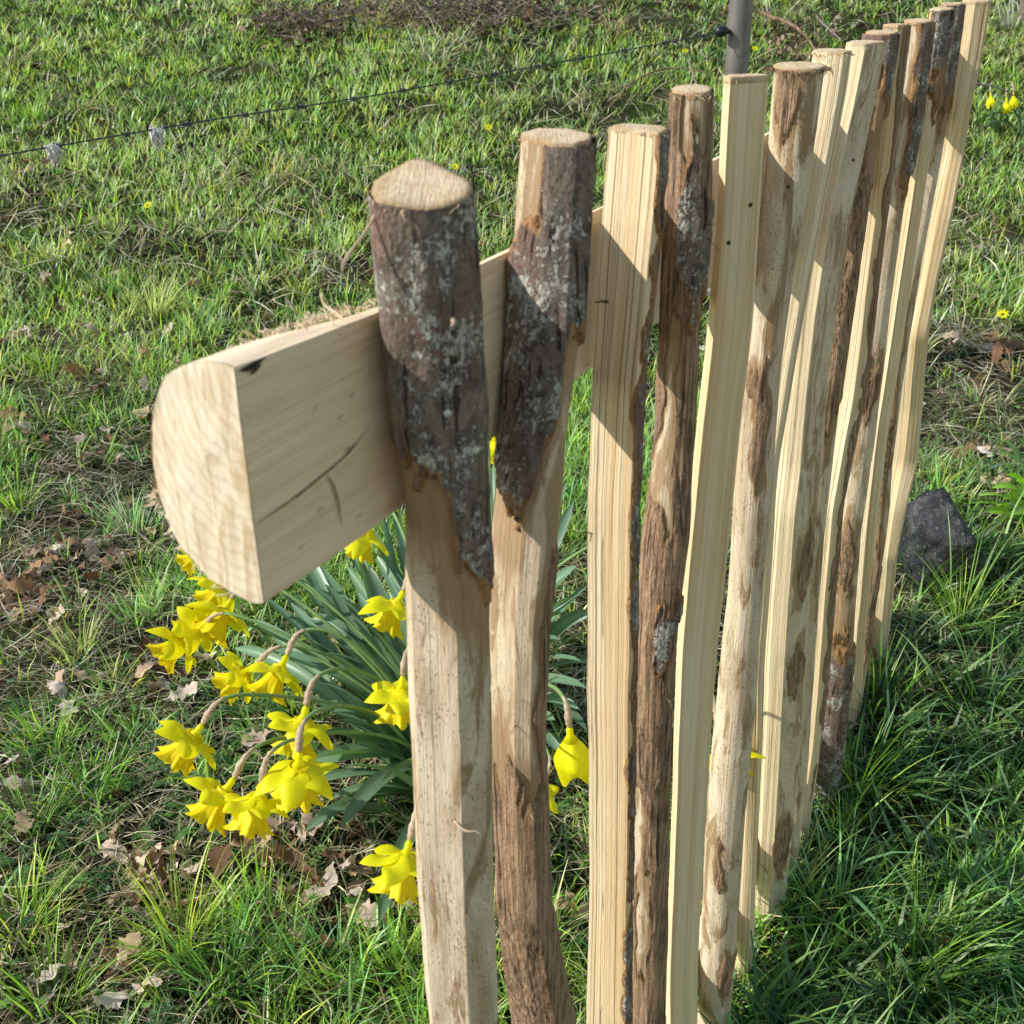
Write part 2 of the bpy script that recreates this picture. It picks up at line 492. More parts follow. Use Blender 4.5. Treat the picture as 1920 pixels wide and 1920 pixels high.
THIN_SPOTS = [(*gpt(u, v)[:2], r_, a_) for u, v, r_, a_ in [(640, 530, .13, .9), (480, 620, .12, .7), (180, 880, .14, .8), (300, 1250, .12, .7), (120, 1000, .13, .6), (260, 1640, .10, .8), (1800, 700, .16, .7), (1820, 830, .14, .7), (560, 350, .2, .6), (140, 230, .3, .6), (1100, 210, .35, .6), (830, 90, .5, .6), (330, 560, .08, .5), (1620, 1270, .08, .8), (40, 1150, .1, .7)]]  # turf thinned to darken spots, one standing in for a mound's shaded side


def lush(x, y):
    """0 = bare, littered; 1 = thick turf"""
    m = .5 + 1.1 * fbm(x * 2.6 + 3, y * 2.6, 0, 21) + .55 * fbm(x * 10, y * 10, 0, 22)
    m = m + .04 + .28 * sst(1.8, 3.0, y) * sst(.3, -.3, x - .5) + .22 * sst(3, 4.5, y)
    m = m - .10 * sst(2.2, 1.4, y) * sst(.1, -.1, side(x, y))
    for hx, hy, r_, a_ in THIN_SPOTS:
        m = m - a_ * np.exp(-((x - hx) ** 2 + (y - hy) ** 2) / r_ ** 2)
    return np.clip(m, 0, 1)


GREENS = np.array([(0.315, 0.51, 0.065), (0.405, 0.615, 0.08), (0.225, 0.405, 0.065), (0.57, 0.705, 0.116), (0.375, 0.555, 0.275), (0.195, 0.33, 0.087), (0.6, 0.57, 0.261), (0.255, 0.465, 0.189), (0.48, 0.63, 0.29)])
TANS = np.array([(0.792, 0.672, 0.437), (0.6, 0.48, 0.276), (0.9, 0.82, 0.598), (0.408, 0.3, 0.161), (0.672, 0.612, 0.356)])


def tufts(pts, per, spread, L0, L1, w0, w1, cols_src, leanr=(.05, .9), curlr=(.2, 1.3)):
    n = len(pts); idx = np.repeat(np.arange(n), per); N = len(idx)
    ang = rng.random(N) * 2 * np.pi; r = spread * np.sqrt(rng.random(N))
    x = pts[idx, 0] + r * np.cos(ang); y = pts[idx, 1] + r * np.sin(ang)
    root = np.stack([x, y, ground_h(x, y) - .002], -1)
    tl = (L0 + (L1 - L0) * rng.random(n) ** 1.5)[idx]
    tone = 1 + .5 * fbm(pts[:, 0] * 1.7, pts[:, 1] * 1.7, 0, 301) + .3 * fbm(pts[:, 0] * 6, pts[:, 1] * 6, 0, 302)
    L = tl * (.5 + .7 * rng.random(N))
    W = (w0 + (w1 - w0) * rng.random(N))
    lean = leanr[0] + (leanr[1] - leanr[0]) * (r / spread) * rng.random(N) + .1 * rng.random(N)
    curl = curlr[0] + (curlr[1] - curlr[0]) * rng.random(N) ** 1.3
    base = cols_src[rng.integers(0, len(cols_src), n)][idx]
    c = base * (.34 + 1.7 * rng.random((N, 1)) ** 1.4) * ((.85 + .3 * rng.random((n, 1))) * tone[:, None])[idx]
    az = ang + (rng.random(N) - .5) * 1.4
    c = np.minimum(c * np.array([.93, 1.04, .90]), .95)
    return root, L, W, az, lean, curl, c


def cat(*sets):
    return [np.concatenate([s[i] for s in sets]) for i in range(7)]


def stuff(o, label, cat_):
    return tag(o, label, cat_, kind='stuff')


# -- short turf, left and behind
P = scatter(27000, .5, 2.6, .6)
lu = lush(P[:, 0], P[:, 1])
keep = rng.random(len(P)) < .07 + .9 * lu ** 1.5
keep &= ~((side(P[:, 0], P[:, 1]) > .03) & (rng.random(len(P)) < .5))
P = P[keep]
S1 = tufts(P, 7, .017, .025, .09, .0016, .0044, GREENS * 1.12)
P = P[rng.random(len(P)) < .5]
S1b = tufts(P, 5, .012, .012, .03, .0012, .0026, GREENS * .8)
P = scatter(42000, 2.6, 9.5, 1.7, .6, .8)
P = P[rng.random(len(P)) < .12 + .88 * lush(P[:, 0], P[:, 1])]
sc = (P[:, 1] / 2.6)
S2 = tufts(P, 6, .035, .03, .085, .0026, .0050, GREENS * 1.25 + np.array([.05, .02, .015]))
S2[6][:] = np.minimum(S2[6] * 1.15, .95)
S2[2][:] = S2[2] * np.clip(np.repeat(sc, 6) * .7, 1, 2.0)
rt = cat(S1, S1b, S2)
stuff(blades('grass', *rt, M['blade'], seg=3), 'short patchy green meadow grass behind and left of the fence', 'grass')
print('turf', len(rt[1]))

# -- long lush grass on the right of the fence
n = 30000
d = .55 + 2.2 * rng.random(n)
x = (rng.random(n)) * (.62 * d + .6); P = np.stack([x, d], -1)
sd = side(P[:, 0], P[:, 1])
P = P[(sd > .05) & (rng.random(n) < .12 + .88 * sst(.44, .60, .5 + .6 * fbm(P[:, 0] * 5, P[:, 1] * 5, 0, 31)))]
P = P[(rng.random(len(P)) < 1 - .93 * sst(1.75, 2.05, P[:, 1] + .25 * P[:, 0]))]
P = P[: 4600]
RG = np.array([(0.145, 0.319, 0.105), (0.246, 0.45, 0.112), (0.109, 0.261, 0.098), (0.348, 0.551, 0.14), (0.246, 0.42, 0.21), (0.435, 0.58, 0.238)])
S3 = tufts(P, 6, .02, .05, .15, .003, .0078, RG, (.15, 1.1), (.4, 1.6))
S3[3][:] = np.where(rng.random(len(S3[3])) < .6, -.75 + rng.normal(0, .55, len(S3[3])), S3[3])
S3[6][:] = S3[6] * (.62 + .38 * sst(.12, .4, side(S3[0][:, 0], S3[0][:, 1])))[:, None] * np.array([.98, .93, 1.05])  # tint darkened near the fence to paint in the shade at its foot
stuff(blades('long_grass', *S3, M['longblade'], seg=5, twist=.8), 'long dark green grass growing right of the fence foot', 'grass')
print('long', len(S3[1]))

# -- bigger fresh tufts standing in the turf
TF = [(290, 600, .16, 90), (200, 560, .13, 60), (380, 640, .11, 50), (340, 1790, .13, 110), (420, 1850, .12, 90), (150, 1240, .09, 60), (90, 1420, .09, 70), (100, 1900, .12, 70),
      (480, 470, .09, 50), (560, 560, .09, 50), (60, 230, .14, 60), (640, 470, .1, 50), (700, 200, .12, 40), (260, 1400, .08, 50), (560, 1850, .11, 60), (640, 1820, .09, 50),
      (1500, 1130, .12, 40), (1740, 1100, .14, 60), (1800, 1180, .15, 70), (1850, 1330, .14, 60), (1010, 1780, .08, 40), (60, 1560, .10, 80), (180, 1500, .10, 70), (500, 1760, .10, 80), (740, 1850, .09, 60), (40, 1760, .10, 80), (90, 700, .11, 60), (250, 1000, .10, 60), (260, 1180, .08, 50), (30, 960, .10, 50), (1600, 1500, .13, 60), (1480, 1700, .13, 60), (1880, 1480, .13, 70), (1640, 1330, .12, 50), (1560, 1740, .13, 70), (1700, 1850, .13, 70), (1850, 1700, .12, 60)]
sets = []
for (u, v, l, k) in TF:
    p = gpt(u, v)
    s_ = tufts(np.array([[p[0], p[1]]]), k, .03, l, l * 1.05, .0014, .0034, GREENS * 1.15, (.1, .75), (.3, 1.2)); sets.append(s_)
rt = cat(*sets)
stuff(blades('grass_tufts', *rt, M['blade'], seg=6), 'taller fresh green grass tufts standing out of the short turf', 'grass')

# -- dead thatch
P = scatter(60000, .5, 3.0, .5)
P = P[rng.random(len(P)) < (.18 + .75 * (1 - lush(P[:, 0], P[:, 1]))) * np.where((side(P[:, 0], P[:, 1]) > .03) & (P[:, 1] < 1.9), .4, 1)][:30000]
n = len(P)
root = np.stack([P[:, 0], P[:, 1], ground_h(P[:, 0], P[:, 1]) + .003 + .014 * rng.random(n)], -1)
T1 = [root, .03 + .09 * rng.random(n) ** 1.5, .0009 + .0019 * rng.random(n), rng.random(n) * 6.28, 1.15 + .55 * rng.random(n), .5 * rng.random(n), TANS[rng.integers(0, 5, n)] * (.34 + .95 * rng.random((n, 1)) ** 1.4)]
P = scatter(36000, 3.0, 9.5, 1.7, .6, .8)
P = P[rng.random(len(P)) < .2 + .6 * (1 - lush(P[:, 0], P[:, 1]))]
n = len(P)
root = np.stack([P[:, 0], P[:, 1], ground_h(P[:, 0], P[:, 1]) + .004 + .03 * rng.random(n)], -1)
T2 = [root, .05 + .12 * rng.random(n), .003 + .004 * rng.random(n), rng.random(n) * 6.28, .9 + .7 * rng.random(n), .6 * rng.random(n), TANS[rng.integers(0, 5, n)] * (.5 + .6 * rng.random((n, 1)))]
sets = [T1, T2]
DT = [(230, 690, .13, 70), (290, 720, .12, 50), (180, 640, .1, 40), (500, 350, .16, 70), (560, 340, .13, 40), (390, 360, .13, 60), (140, 215, .2, 40), (800, 120, .25, 50), (840, 90, .2, 40),
      (620, 330, .12, 30), (50, 400, .14, 30), (930, 210, .2, 40), (1050, 210, .2, 30), (1450, 60, .35, 35), (1530, 70, .3, 25), (330, 940, .09, 30), (640, 500, .10, 40), (20, 130, .25, 40), (330, 110, .25, 40), (1120, 200, .18, 40), (700, 60, .3, 40), (250, 480, .12, 20), (1800, 640, .12, 50), (1830, 760, .1, 60), (1900, 60, .3, 60),
      (1880, 110, .25, 40), (60, 350, .14, 30), (1900, 1780, .1, 30), (1150, 80, .25, 30)]
for (u, v, l, k) in DT:
    p = gpt(u, v)
    s_ = tufts(np.array([[p[0], p[1]]]), k, .035 * max(1, p[1] / 2.5), l, l * 1.1, .0012 * max(1, p[1] / 2.5), .0024 * max(1, p[1] / 2.5), TANS * 1.1, (.3, 1.3), (.5, 1.6)); sets.append(s_)
rt = cat(*sets)
stuff(blades('dead_grass', *rt, M['straw'], seg=4, twist=1.2), 'pale dead grass stems and thatch lying between the green blades', 'dead grass')
print('dead', len(rt[1]))


# ------------------------------------------------------------------ fallen oak leaves
def oak_outline():
    prof = [(0, .03), (.08, .05), (.16, .16), (.22, .30), (.28, .22), (.36, .26), (.42, .42), (.50, .30), (.57, .34), (.64, .48), (.72, .34), (.79, .34), (.85, .36), (.92, .24), (1, .06)]
    return np.array(prof)


def litter():
    pr = oak_outline(); m = len(pr)
    P = scatter(1000, .5, 3.6, .6)
    pr_ = .08 + .92 * sst(.45, .62, .5 + .6 * fbm(P[:, 0] * 3.2, P[:, 1] * 3.2, 0, 41)); pr_ *= 1 - .75 * lush(P[:, 0], P[:, 1])
    pr_ *= np.where(side(P[:, 0], P[:, 1]) > .02, .3, 1.0)
    P = P[rng.random(len(P)) < pr_]
    cl = [(220, 1060, 14), (40, 1130, 12), (320, 1270, 10), (260, 1660, 16), (290, 1700, 14), (480, 1600, 12), (500, 1640, 8), (30, 830, 8), (60, 1080, 10), (610, 1650, 8), (220, 1880, 10), (700, 1750, 8), (120, 1050, 10), (350, 970, 8),
          (170, 850, 7), (20, 650, 8), (1850, 680, 8), (1840, 860, 10), (1870, 920, 8), (1880, 1800, 6), (1600, 1250, 8), (70, 1180, 10), (1230, 1400, 5), (860, 1700, 8), (1080, 1650, 6), (60, 330, 6), (640, 1200, 5), (590, 1640, 6)]
    ex = []
    for u, v, k in cl:
        p = gpt(u, v)
        ex += [(p[0] + random.gauss(0, .03), p[1] + random.gauss(0, .035)) for _ in range(k)]
    P = np.concatenate([P, np.array(ex)]); n = len(P)
    V = []; FC = []; C = []
    lc = np.array([(.72, .55, .42), (.56, .39, .26), (.36, .21, .11), (.82, .67, .55), (.24, .13, .07), (.62, .44, .27)])
    for i in range(n):
        L = random.uniform(.028, .055) if P[i][1] < 2.4 else random.uniform(.04, .08)
        wd = random.uniform(.75, 1.05)
        cu, cl_, ph = random.uniform(-.9, 1.1), random.uniform(-1.2, 1.4), random.uniform(0, 6.28)
        t = pr[:, 0]; lobe = pr[:, 1] * wd * (1 + .25 * np.array([random.uniform(-1, 1) for _ in t]))
        pts = []
        for sgn in (-1, 0, 1):
            y = sgn * lobe * .62
            xx = t - .5
            z = cu * (xx ** 2 - .08) + cl_ * y * y * 1.2 + .06 * np.sin(9 * xx + ph + 4 * y) + .05 * abs(sgn) * np.sin(17 * t + ph)
            pts.append(np.stack([xx, y, z], -1))
        v = np.stack(pts, 1).reshape(-1, 3) * L
        R_ = Matrix.Rotation(random.uniform(0, 6.28), 3, 'Z') @ Matrix.Rotation(random.gauss(0, .38), 3, 'X') @ Matrix.Rotation(random.gauss(0, .38), 3, 'Y')
        v = v @ np.array(R_).T
        h = float(ground_h(P[i][0], P[i][1])) + random.uniform(.006, .026)
        v += np.array([P[i][0], P[i][1], h - min(0, v[:, 2].min()) * .5])
        base = i * m * 3
        q = []
        for j in range(m - 1):
            for k in (0, 1):
                a = base + j * 3 + k; q.append((a, a + 1, a + 4, a + 3))
        V.append(v); FC += q
        c = lc[random.randrange(6)] * random.uniform(.6, 1.15)
        cc = np.repeat(c[None], m * 3, 0); cc[1::3] *= .8
        C.append(cc)
    o = mesh_obj('leaf_litter', np.vstack(V), np.array(FC), M['leafdry'], cols=np.vstack(C), smooth=True)
    stuff(o, 'dry curled brown oak leaves lying among the grass', 'fallen leaves')
    print('litter', n)


litter()


# ------------------------------------------------------------------ small herbs: feathery fronds and round leaves
def herbs():
    V = []; FC = []; C = []; nb = 0
    def leaflet(p, d, n_, L, w, c):
        nonlocal nb
        s_ = np.cross(n_, d)
        v = [p, p + d * L * .5 + s_ * w, p + d * L, p + d * L * .5 - s_ * w]
        V.append(np.array(v)); FC.append((nb, nb + 1, nb + 2, nb + 3)); C.append(np.repeat(c[None], 4, 0)); nb += 4
    spots = [(300, 1420, 26), (340, 1500, 22), (480, 1400, 26), (520, 1450, 20), (60, 1400, 20), (350, 1560, 16), (560, 1330, 16), (600, 1180, 20), (640, 1210, 16), (80, 1660, 20), (100, 1640, 16), (520, 1180, 12), (330, 1480, 12),
             (400, 1330, 14), (700, 1560, 10), (360, 1890, 8), (1040, 1560, 14), (470, 1700, 14), (140, 1370, 14), (1300, 1350, 10), (1080, 1300, 8), (1560, 1300, 8), (30, 940, 14), (640, 560, 20), (590, 600, 16)]
    for u, v, k in spots:
        p0 = gpt(u, v)
        for _ in range(k):
            x = p0[0] + random.gauss(0, .045); y = p0[1] + random.gauss(0, .05)
            b = np.array([x, y, float(ground_h(x, y))]); a = random.uniform(0, 6.28)
            hd = np.array([math.cos(a), math.sin(a), 0]); L = random.uniform(.025, .06)
            c = np.array(random.choice([(.09, .19, .05), (.12, .25, .06), (.07, .16, .06), (.18, .31, .09)])) * random.uniform(.8, 1.3)
            r0 = random.uniform(.3, 1.0); sd = np.array([-hd[1], hd[0], 0])
            for j in range(2, 10):
                t = j / 9.
                p = b + hd * L * t + np.array([0, 0, 1]) * (L * r0 * t - L * .5 * t * t + .006)
                up = np.array([0, 0, 1]) + np.array([random.uniform(-.3, .3), random.uniform(-.3, .3), 0]); up /= np.linalg.norm(up)
                ll = L * .36 * (1.15 - t)
                for sg in (-1, 1):
                    dd = sd * sg + hd * .6 + np.array([0, 0, random.uniform(-.3, .2)]); dd /= np.linalg.norm(dd)
                    leaflet(p, dd, up, ll, ll * .24, c)
    # scattered tiny broad leaves in the turf
    P = scatter(5200, .55, 2.8, .5)
    P = P[rng.random(len(P)) < .15 + .85 * sst(.5, .65, .5 + .6 * fbm(P[:, 0] * 4, P[:, 1] * 4, 0, 51))]
    for x, y in P:
        b = np.array([x, y, float(ground_h(x, y)) + random.uniform(.006, .03)]); a = random.uniform(0, 6.28)
        d = np.array([math.cos(a), math.sin(a), random.uniform(-.2, .4)]); up = np.array([random.uniform(-.4, .4), random.uniform(-.4, .4), 1]); up /= np.linalg.norm(up)
        L = random.uniform(.006, .017)
        c = np.array(random.choice([(.13, .26, .06), (.11, .22, .08), (.22, .36, .10), (.09, .19, .05)])) * random.uniform(.8, 1.3)
        leaflet(b, d, up, L, L * .42, c)
    o = mesh_obj('ground_herbs', np.vstack(V), np.array(FC), M['blade'], cols=np.vstack(C))
    stuff(o, 'small dark feathery leaves and weeds growing low in the turf', 'weeds')


herbs()
def view_poly(pts, s0):
    V = np.array([s0, NC + .019]); V /= np.linalg.norm(V); R_ = np.array([-V[1], V[0]])
    return [tuple(R_ * a + V * b) for a, b in pts]


POLY1 = view_poly([(-1, .15), (-.88, -.25), (.18, -.72), (.85, -.42), (1, 0), (.93, .2), (.15, .98), (-.15, .98)], .3556)
POLY1T = view_poly([(-1, .12), (-.86, -.62), (.05, -.80), (.75, -.52), (1.02, -.16), (.95, .1), (.08, 1.1), (-.15, 1.1)], .3556)
POLY3 = view_poly([(-1, .15), (.70, -.65), (1, -.1), (.85, .5), (-.6, .8)], .5499)
PALES = {
 'P1': (POLY1,
   [(-0.0867, 0.3556, 0.019), (-0.1352, 0.3577, 0.0195), (-0.1796, 0.3608, 0.0193), (-0.2275, 0.3616, 0.0177), (-0.2791, 0.3605, 0.0178), (-0.336, 0.3595, 0.0181), (-0.3977, 0.357, 0.0183), (-0.4681, 0.3568, 0.0182), (-0.5154, 0.3576, 0.0178)]),
 'P2': ([(0.005, -1.118), (-0.376, -0.874), (-0.582, 0.176), (-0.361, 0.736), (0.242, 0.94), (0.712, 0.763), (0.94, -0.13), (0.585, -0.847)],
   [(-0.086, 0.4629, 0.0151), (-0.1276, 0.4575, 0.0158), (-0.1744, 0.4508, 0.0158), (-0.2097, 0.4408, 0.0145), (-0.2596, 0.4291, 0.0157), (-0.3152, 0.4224, 0.0143), (-0.3791, 0.4208, 0.0132), (-0.4524, 0.4226, 0.0138), (-0.493, 0.4244, 0.0152), (-0.5441, 0.4342, 0.0165), (-0.6128, 0.4479, 0.0192)]),
 'P3': (POLY3,
   [(-0.095, 0.5499, 0.0148), (-0.1471, 0.5441, 0.0151), (-0.2158, 0.5371, 0.0141), (-0.2931, 0.5347, 0.0146), (-0.3836, 0.5395, 0.0151), (-0.4878, 0.5455, 0.0149), (-0.6072, 0.5505, 0.015), (-0.7264, 0.5532, 0.0168)]),
 'P4': ([(0.345, 0.939), (0.731, 0.654), (0.92, 0.194), (0.863, -0.317), (0.575, -0.744), (0.133, -0.972), (-0.345, -0.939), (-0.731, -0.654), (-0.92, -0.194), (-0.863, 0.317), (-0.575, 0.744), (-0.133, 0.972)],
   [(-0.0852, 0.6229, 0.0109), (-0.1503, 0.6246, 0.0128), (-0.2116, 0.6233, 0.011), (-0.2789, 0.6241, 0.0116), (-0.3497, 0.6186, 0.0142), (-0.4257, 0.6118, 0.0122), (-0.5164, 0.6164, 0.0125), (-0.6215, 0.6254, 0.0132), (-0.7388, 0.6327, 0.0141), (-0.8151, 0.6356, 0.0148)]),
 'P5': ([(-0.257, -0.968), (-0.779, -0.465), (0.703, 0.72), (0.924, 0.754), (1.057, 0.186), (0.358, -0.85)],
   [(-0.0889, 0.7149, 0.0133), (-0.1698, 0.7195, 0.0132), (-0.2384, 0.7165, 0.0146), (-0.311, 0.7092, 0.0147), (-0.3896, 0.7026, 0.0153), (-0.4778, 0.7011, 0.015), (-0.5761, 0.7014, 0.0142), (-0.6917, 0.7095, 0.0136), (-0.8232, 0.7187, 0.0138), (-0.9184, 0.7314, 0.014)]),
 'P6': ([(0.266, 0.964), (0.674, 0.712), (0.901, 0.27), (0.887, -0.245), (0.635, -0.694), (0.213, -0.957), (-0.266, -0.964), (-0.674, -0.712), (-0.901, -0.27), (-0.887, 0.245), (-0.635, 0.694), (-0.213, 0.957)],
   [(-0.0943, 0.829, 0.0168), (-0.1549, 0.8261, 0.0157), (-0.2259, 0.8096, 0.0152), (-0.3031, 0.8006, 0.014), (-0.3925, 0.8069, 0.015), (-0.491, 0.8123, 0.0143), (-0.5992, 0.8158, 0.0169), (-0.7144, 0.8128, 0.0178), (-0.8543, 0.8233, 0.0178), (-1.0177, 0.8384, 0.017)]),
 'P7': ([(-0.341, -0.945), (-0.606, 0.05), (-0.387, 0.716), (0.341, 0.945), (0.898, 0.289), (0.508, -0.85)],
   [(-0.0927, 0.909, 0.0139), (-0.166, 0.8926, 0.0136), (-0.2403, 0.8682, 0.0131), (-0.3197, 0.8505, 0.0123), (-0.3899, 0.8338, 0.0117), (-0.5652, 0.8509, 0.0111), (-0.7749, 0.8917, 0.0105), (-1.0654, 0.94, 0.0108)]),
 'P8': ([(-0.22, -0.976), (-0.69, -0.562), (-0.585, 0.132), (0.539, 0.801), (0.805, 0.844), (0.922, -0.003), (0.529, -0.837)],
   [(-0.0962, 1.0158, 0.0148), (-0.1451, 0.998, 0.0157), (-0.2166, 0.9561, 0.0166), (-0.2871, 0.9464, 0.0168), (-0.3549, 0.9452, 0.0157), (-0.4384, 0.9519, 0.0187), (-0.4821, 0.9476, 0.0188), (-0.6413, 0.9687, 0.0199), (-0.8182, 1.0055, 0.0206), (-0.9926, 1.0313, 0.0184)]),
 'P9': ([(0.21, 0.978), (0.632, 0.75), (0.884, 0.322), (0.899, -0.193), (0.674, -0.656), (0.268, -0.943), (-0.21, -0.978), (-0.632, -0.75), (-0.884, -0.322), (-0.899, 0.193), (-0.674, 0.656), (-0.268, 0.943)],
   [(-0.0924, 1.0665, 0.0125), (-0.1528, 1.0566, 0.013), (-0.2329, 1.0361, 0.0123), (-0.376, 1.0081, 0.0152), (-0.5133, 1.0164, 0.0137), (-0.6872, 1.0465, 0.0136), (-0.93, 1.0941, 0.0138)]),
 'P10': ([(-0.396, -0.94), (-0.568, 0.218), (0.258, 0.764), (0.69, 0.88), (0.922, 0.016), (0.566, -0.728)],
   [(-0.091, 1.1233, 0.011), (-0.1467, 1.1234, 0.0113), (-0.2429, 1.136, 0.0109), (-0.3269, 1.1339, 0.0113), (-0.4387, 1.1358, 0.0123), (-0.5543, 1.1069, 0.0105), (-0.6749, 1.1258, 0.0114), (-0.8842, 1.1595, 0.0097)]),
 'P11': ([(0.184, 0.983), (0.612, 0.766), (0.875, 0.345), (0.904, -0.17), (0.691, -0.638), (0.292, -0.936), (-0.184, -0.983), (-0.612, -0.766), (-0.875, -0.345), (-0.904, 0.17), (-0.691, 0.638), (-0.292, 0.936)],
   [(-0.0946, 1.2208, 0.0128), (-0.1793, 1.2229, 0.0138), (-0.2668, 1.2028, 0.0119), (-0.3929, 1.204, 0.0141), (-0.5164, 1.207, 0.0154), (-0.6322, 1.2143, 0.0129), (-0.7346, 1.2359, 0.0145), (-0.8418, 1.2509, 0.0184), (-0.9717, 1.2648, 0.0186)]),
 'P12': ([(-0.268, -0.969), (-0.608, 0.003), (0.136, 0.788), (0.564, 0.918), (0.904, -0.054), (0.473, -0.792)],
   [(-0.0918, 1.3318, 0.0112), (-0.1933, 1.3264, 0.0111), (-0.2561, 1.3245, 0.0102), (-0.3516, 1.3216, 0.0109), (-0.4266, 1.3172, 0.0111), (-0.5266, 1.3071, 0.0106), (-0.6858, 1.3271, 0.0103), (-0.839, 1.3633, 0.0097), (-0.9534, 1.3963, 0.0102)]),
 'P13': ([(0.163, 0.987), (0.595, 0.779), (0.868, 0.363), (0.908, -0.15), (0.705, -0.623), (0.313, -0.929), (-0.163, -0.987), (-0.595, -0.779), (-0.868, -0.363), (-0.908, 0.15), (-0.705, 0.623), (-0.313, 0.929)],
   [(-0.0903, 1.3864, 0.011), (-0.2446, 1.3925, 0.0121), (-0.336, 1.3618, 0.0128), (-0.5463, 1.3603, 0.0105), (-0.6887, 1.4036, 0.0109), (-0.8257, 1.4038, 0.0107), (-0.9106, 1.4206, 0.0103)]),
 'P14': ([(-0.443, -0.945), (-0.559, -0.018), (-0.081, 0.821), (0.443, 0.945), (0.865, 0.377), (0.59, -0.795)],
   [(-0.0968, 1.5473, 0.0156), (-0.1687, 1.5551, 0.0142), (-0.2181, 1.5502, 0.012), (-0.2703, 1.55, 0.0128), (-0.332, 1.5228, 0.0144), (-0.4146, 1.499, 0.0115), (-0.4772, 1.4866, 0.0133), (-0.5962, 1.524, 0.015), (-0.6823, 1.5439, 0.0169), (-0.7449, 1.5276, 0.014), (-0.817, 1.526, 0.011), (-0.9613, 1.5709, 0.0113)]),
}

# per pale: label, peel threshold in rr (>thr peeled), bark patches (rr, z, drr, dz, kind), roughness, tilt
INF = 9
SPEC = {
 'P1': ('thickest nearest pale with a dark lichen covered bark collar under its domed sawn top', -2, [('line', -.190, -.030, 'bark')], .5, .33),
 'P2': ('second pale, crooked, with a dark bark tongue and rusty brown bark at its foot', -2, [('tongue', 'bark'), ('foot', -.415, 'fibre'), (.95, -.40, .25, .13, 'fibre')], .5, .12),
 'P3': ('wide clean split pale with long drying cracks, third along', 3, [(1.15, -.1, .42, 5, 'bark')], 1.2, .05),  # bark strip on its right edge stands in for a dark shadow gap
 'P4': ('slim pale wrapped in stringy red brown bark, fourth along', -2, [('p4', 'fibre'), (.25, -.165, .75, .045, 'bark'), (.3, -.415, .6, .018, 'bark')], .8, .1),
 'P5': ('smooth square cut pale with two nail heads, fifth along', 3, [], .35, 0),
 'P6': ('round peeled pale with a frayed brown bark patch under its top', -2, [(-.35, -.105, .5, .032, 'fibre'), (.1, -.345, .42, .045, 'fibre'), (-.1, -.79, .35, .025, 'fibre'), (.7, -.93, .4, .03, 'fibre')], .5, .05),
 'P7': ('narrow deeply grooved split pale right behind the round peeled one', 3, [(-.9, -.35, .3, .12, 'fibre')], 1.8, .05),
 'P8': ('broad pale split on its left and peeled grey on its right', .05, [(.55, -.545, .35, .035, 'fibre'), (.6, -.665, .4, .03, 'fibre'), (.6, -.93, .5, .04, 'fibre')], 1.4, .05),
 'P9': ('thin dark barked pale mostly hidden behind the broad grey sided one', -2, [(0, -.1, 3, .04, 'bark'), (.3, -.3, 1.2, .12, 'fibre')], .6, .05),
 'P10': ('honey yellow split pale with a shaded brown edge, tenth along', 1.6, [(.9, -.5, .35, .5, 'fibre')], .9, 0),  # brown strip paints shade onto the right side of this pale
 'P11': ('grey round pale with dark bark at its foot, eleventh along', -2, [(.7, -.15, .5, .1, 'bark'), (.0, -.45, .8, .03, 'fibre'), (0, -.66, .8, .05, 'fibre'), (0, -.95, 3, .17, 'bark')], .6, .05),
 'P12': ('pale with dark bark at its top and bright yellow split wood below', 1.4, [(.4, -.08, 1.2, .10, 'bark')], .8, .1),
 'P13': ('round pale with long rusty bark streaks, last but one', -2, [(.2, -.1, 1.3, .10, 'bark'), (0, -.58, .6, .16, 'fibre'), (.2, -.85, .8, .12, 'fibre')], .6, .05),
 'P14': ('farthest pale, tall and knotty with bright split faces', 3, [], 1.6, 0),
}

fence = root_at('chestnut_fence', F(.9, .02, float(ground_h(0.35, .9))), 'cleft chestnut paling fence with split and barked upright pales on half round rails', 'fence')
bvh_pale = {}


def resample(poly, n, like=None):
    """n points on the closed polygon, every corner kept; edge counts follow 'like'"""
    ref = np.array(list(like or poly)); seg = np.linalg.norm(np.roll(ref, -1, 0) - ref, axis=1)
    cnt = np.maximum(1, np.round(seg / seg.sum() * n).astype(int))
    while cnt.sum() != n: cnt[np.argmax(cnt)] += 1 if cnt.sum() < n else -1
    P = np.array(poly, float); out = []
    for k in range(len(P)):
        t = np.arange(cnt[k])[:, None] / cnt[k]; out.append(P[k] * (1 - t) + P[(k + 1) % len(P)] * t)
    Q = np.vstack(out)
    if len(poly) == 12: Q = .25 * np.roll(Q, 1, 0) + .5 * Q + .25 * np.roll(Q, -1, 0)
    return Q


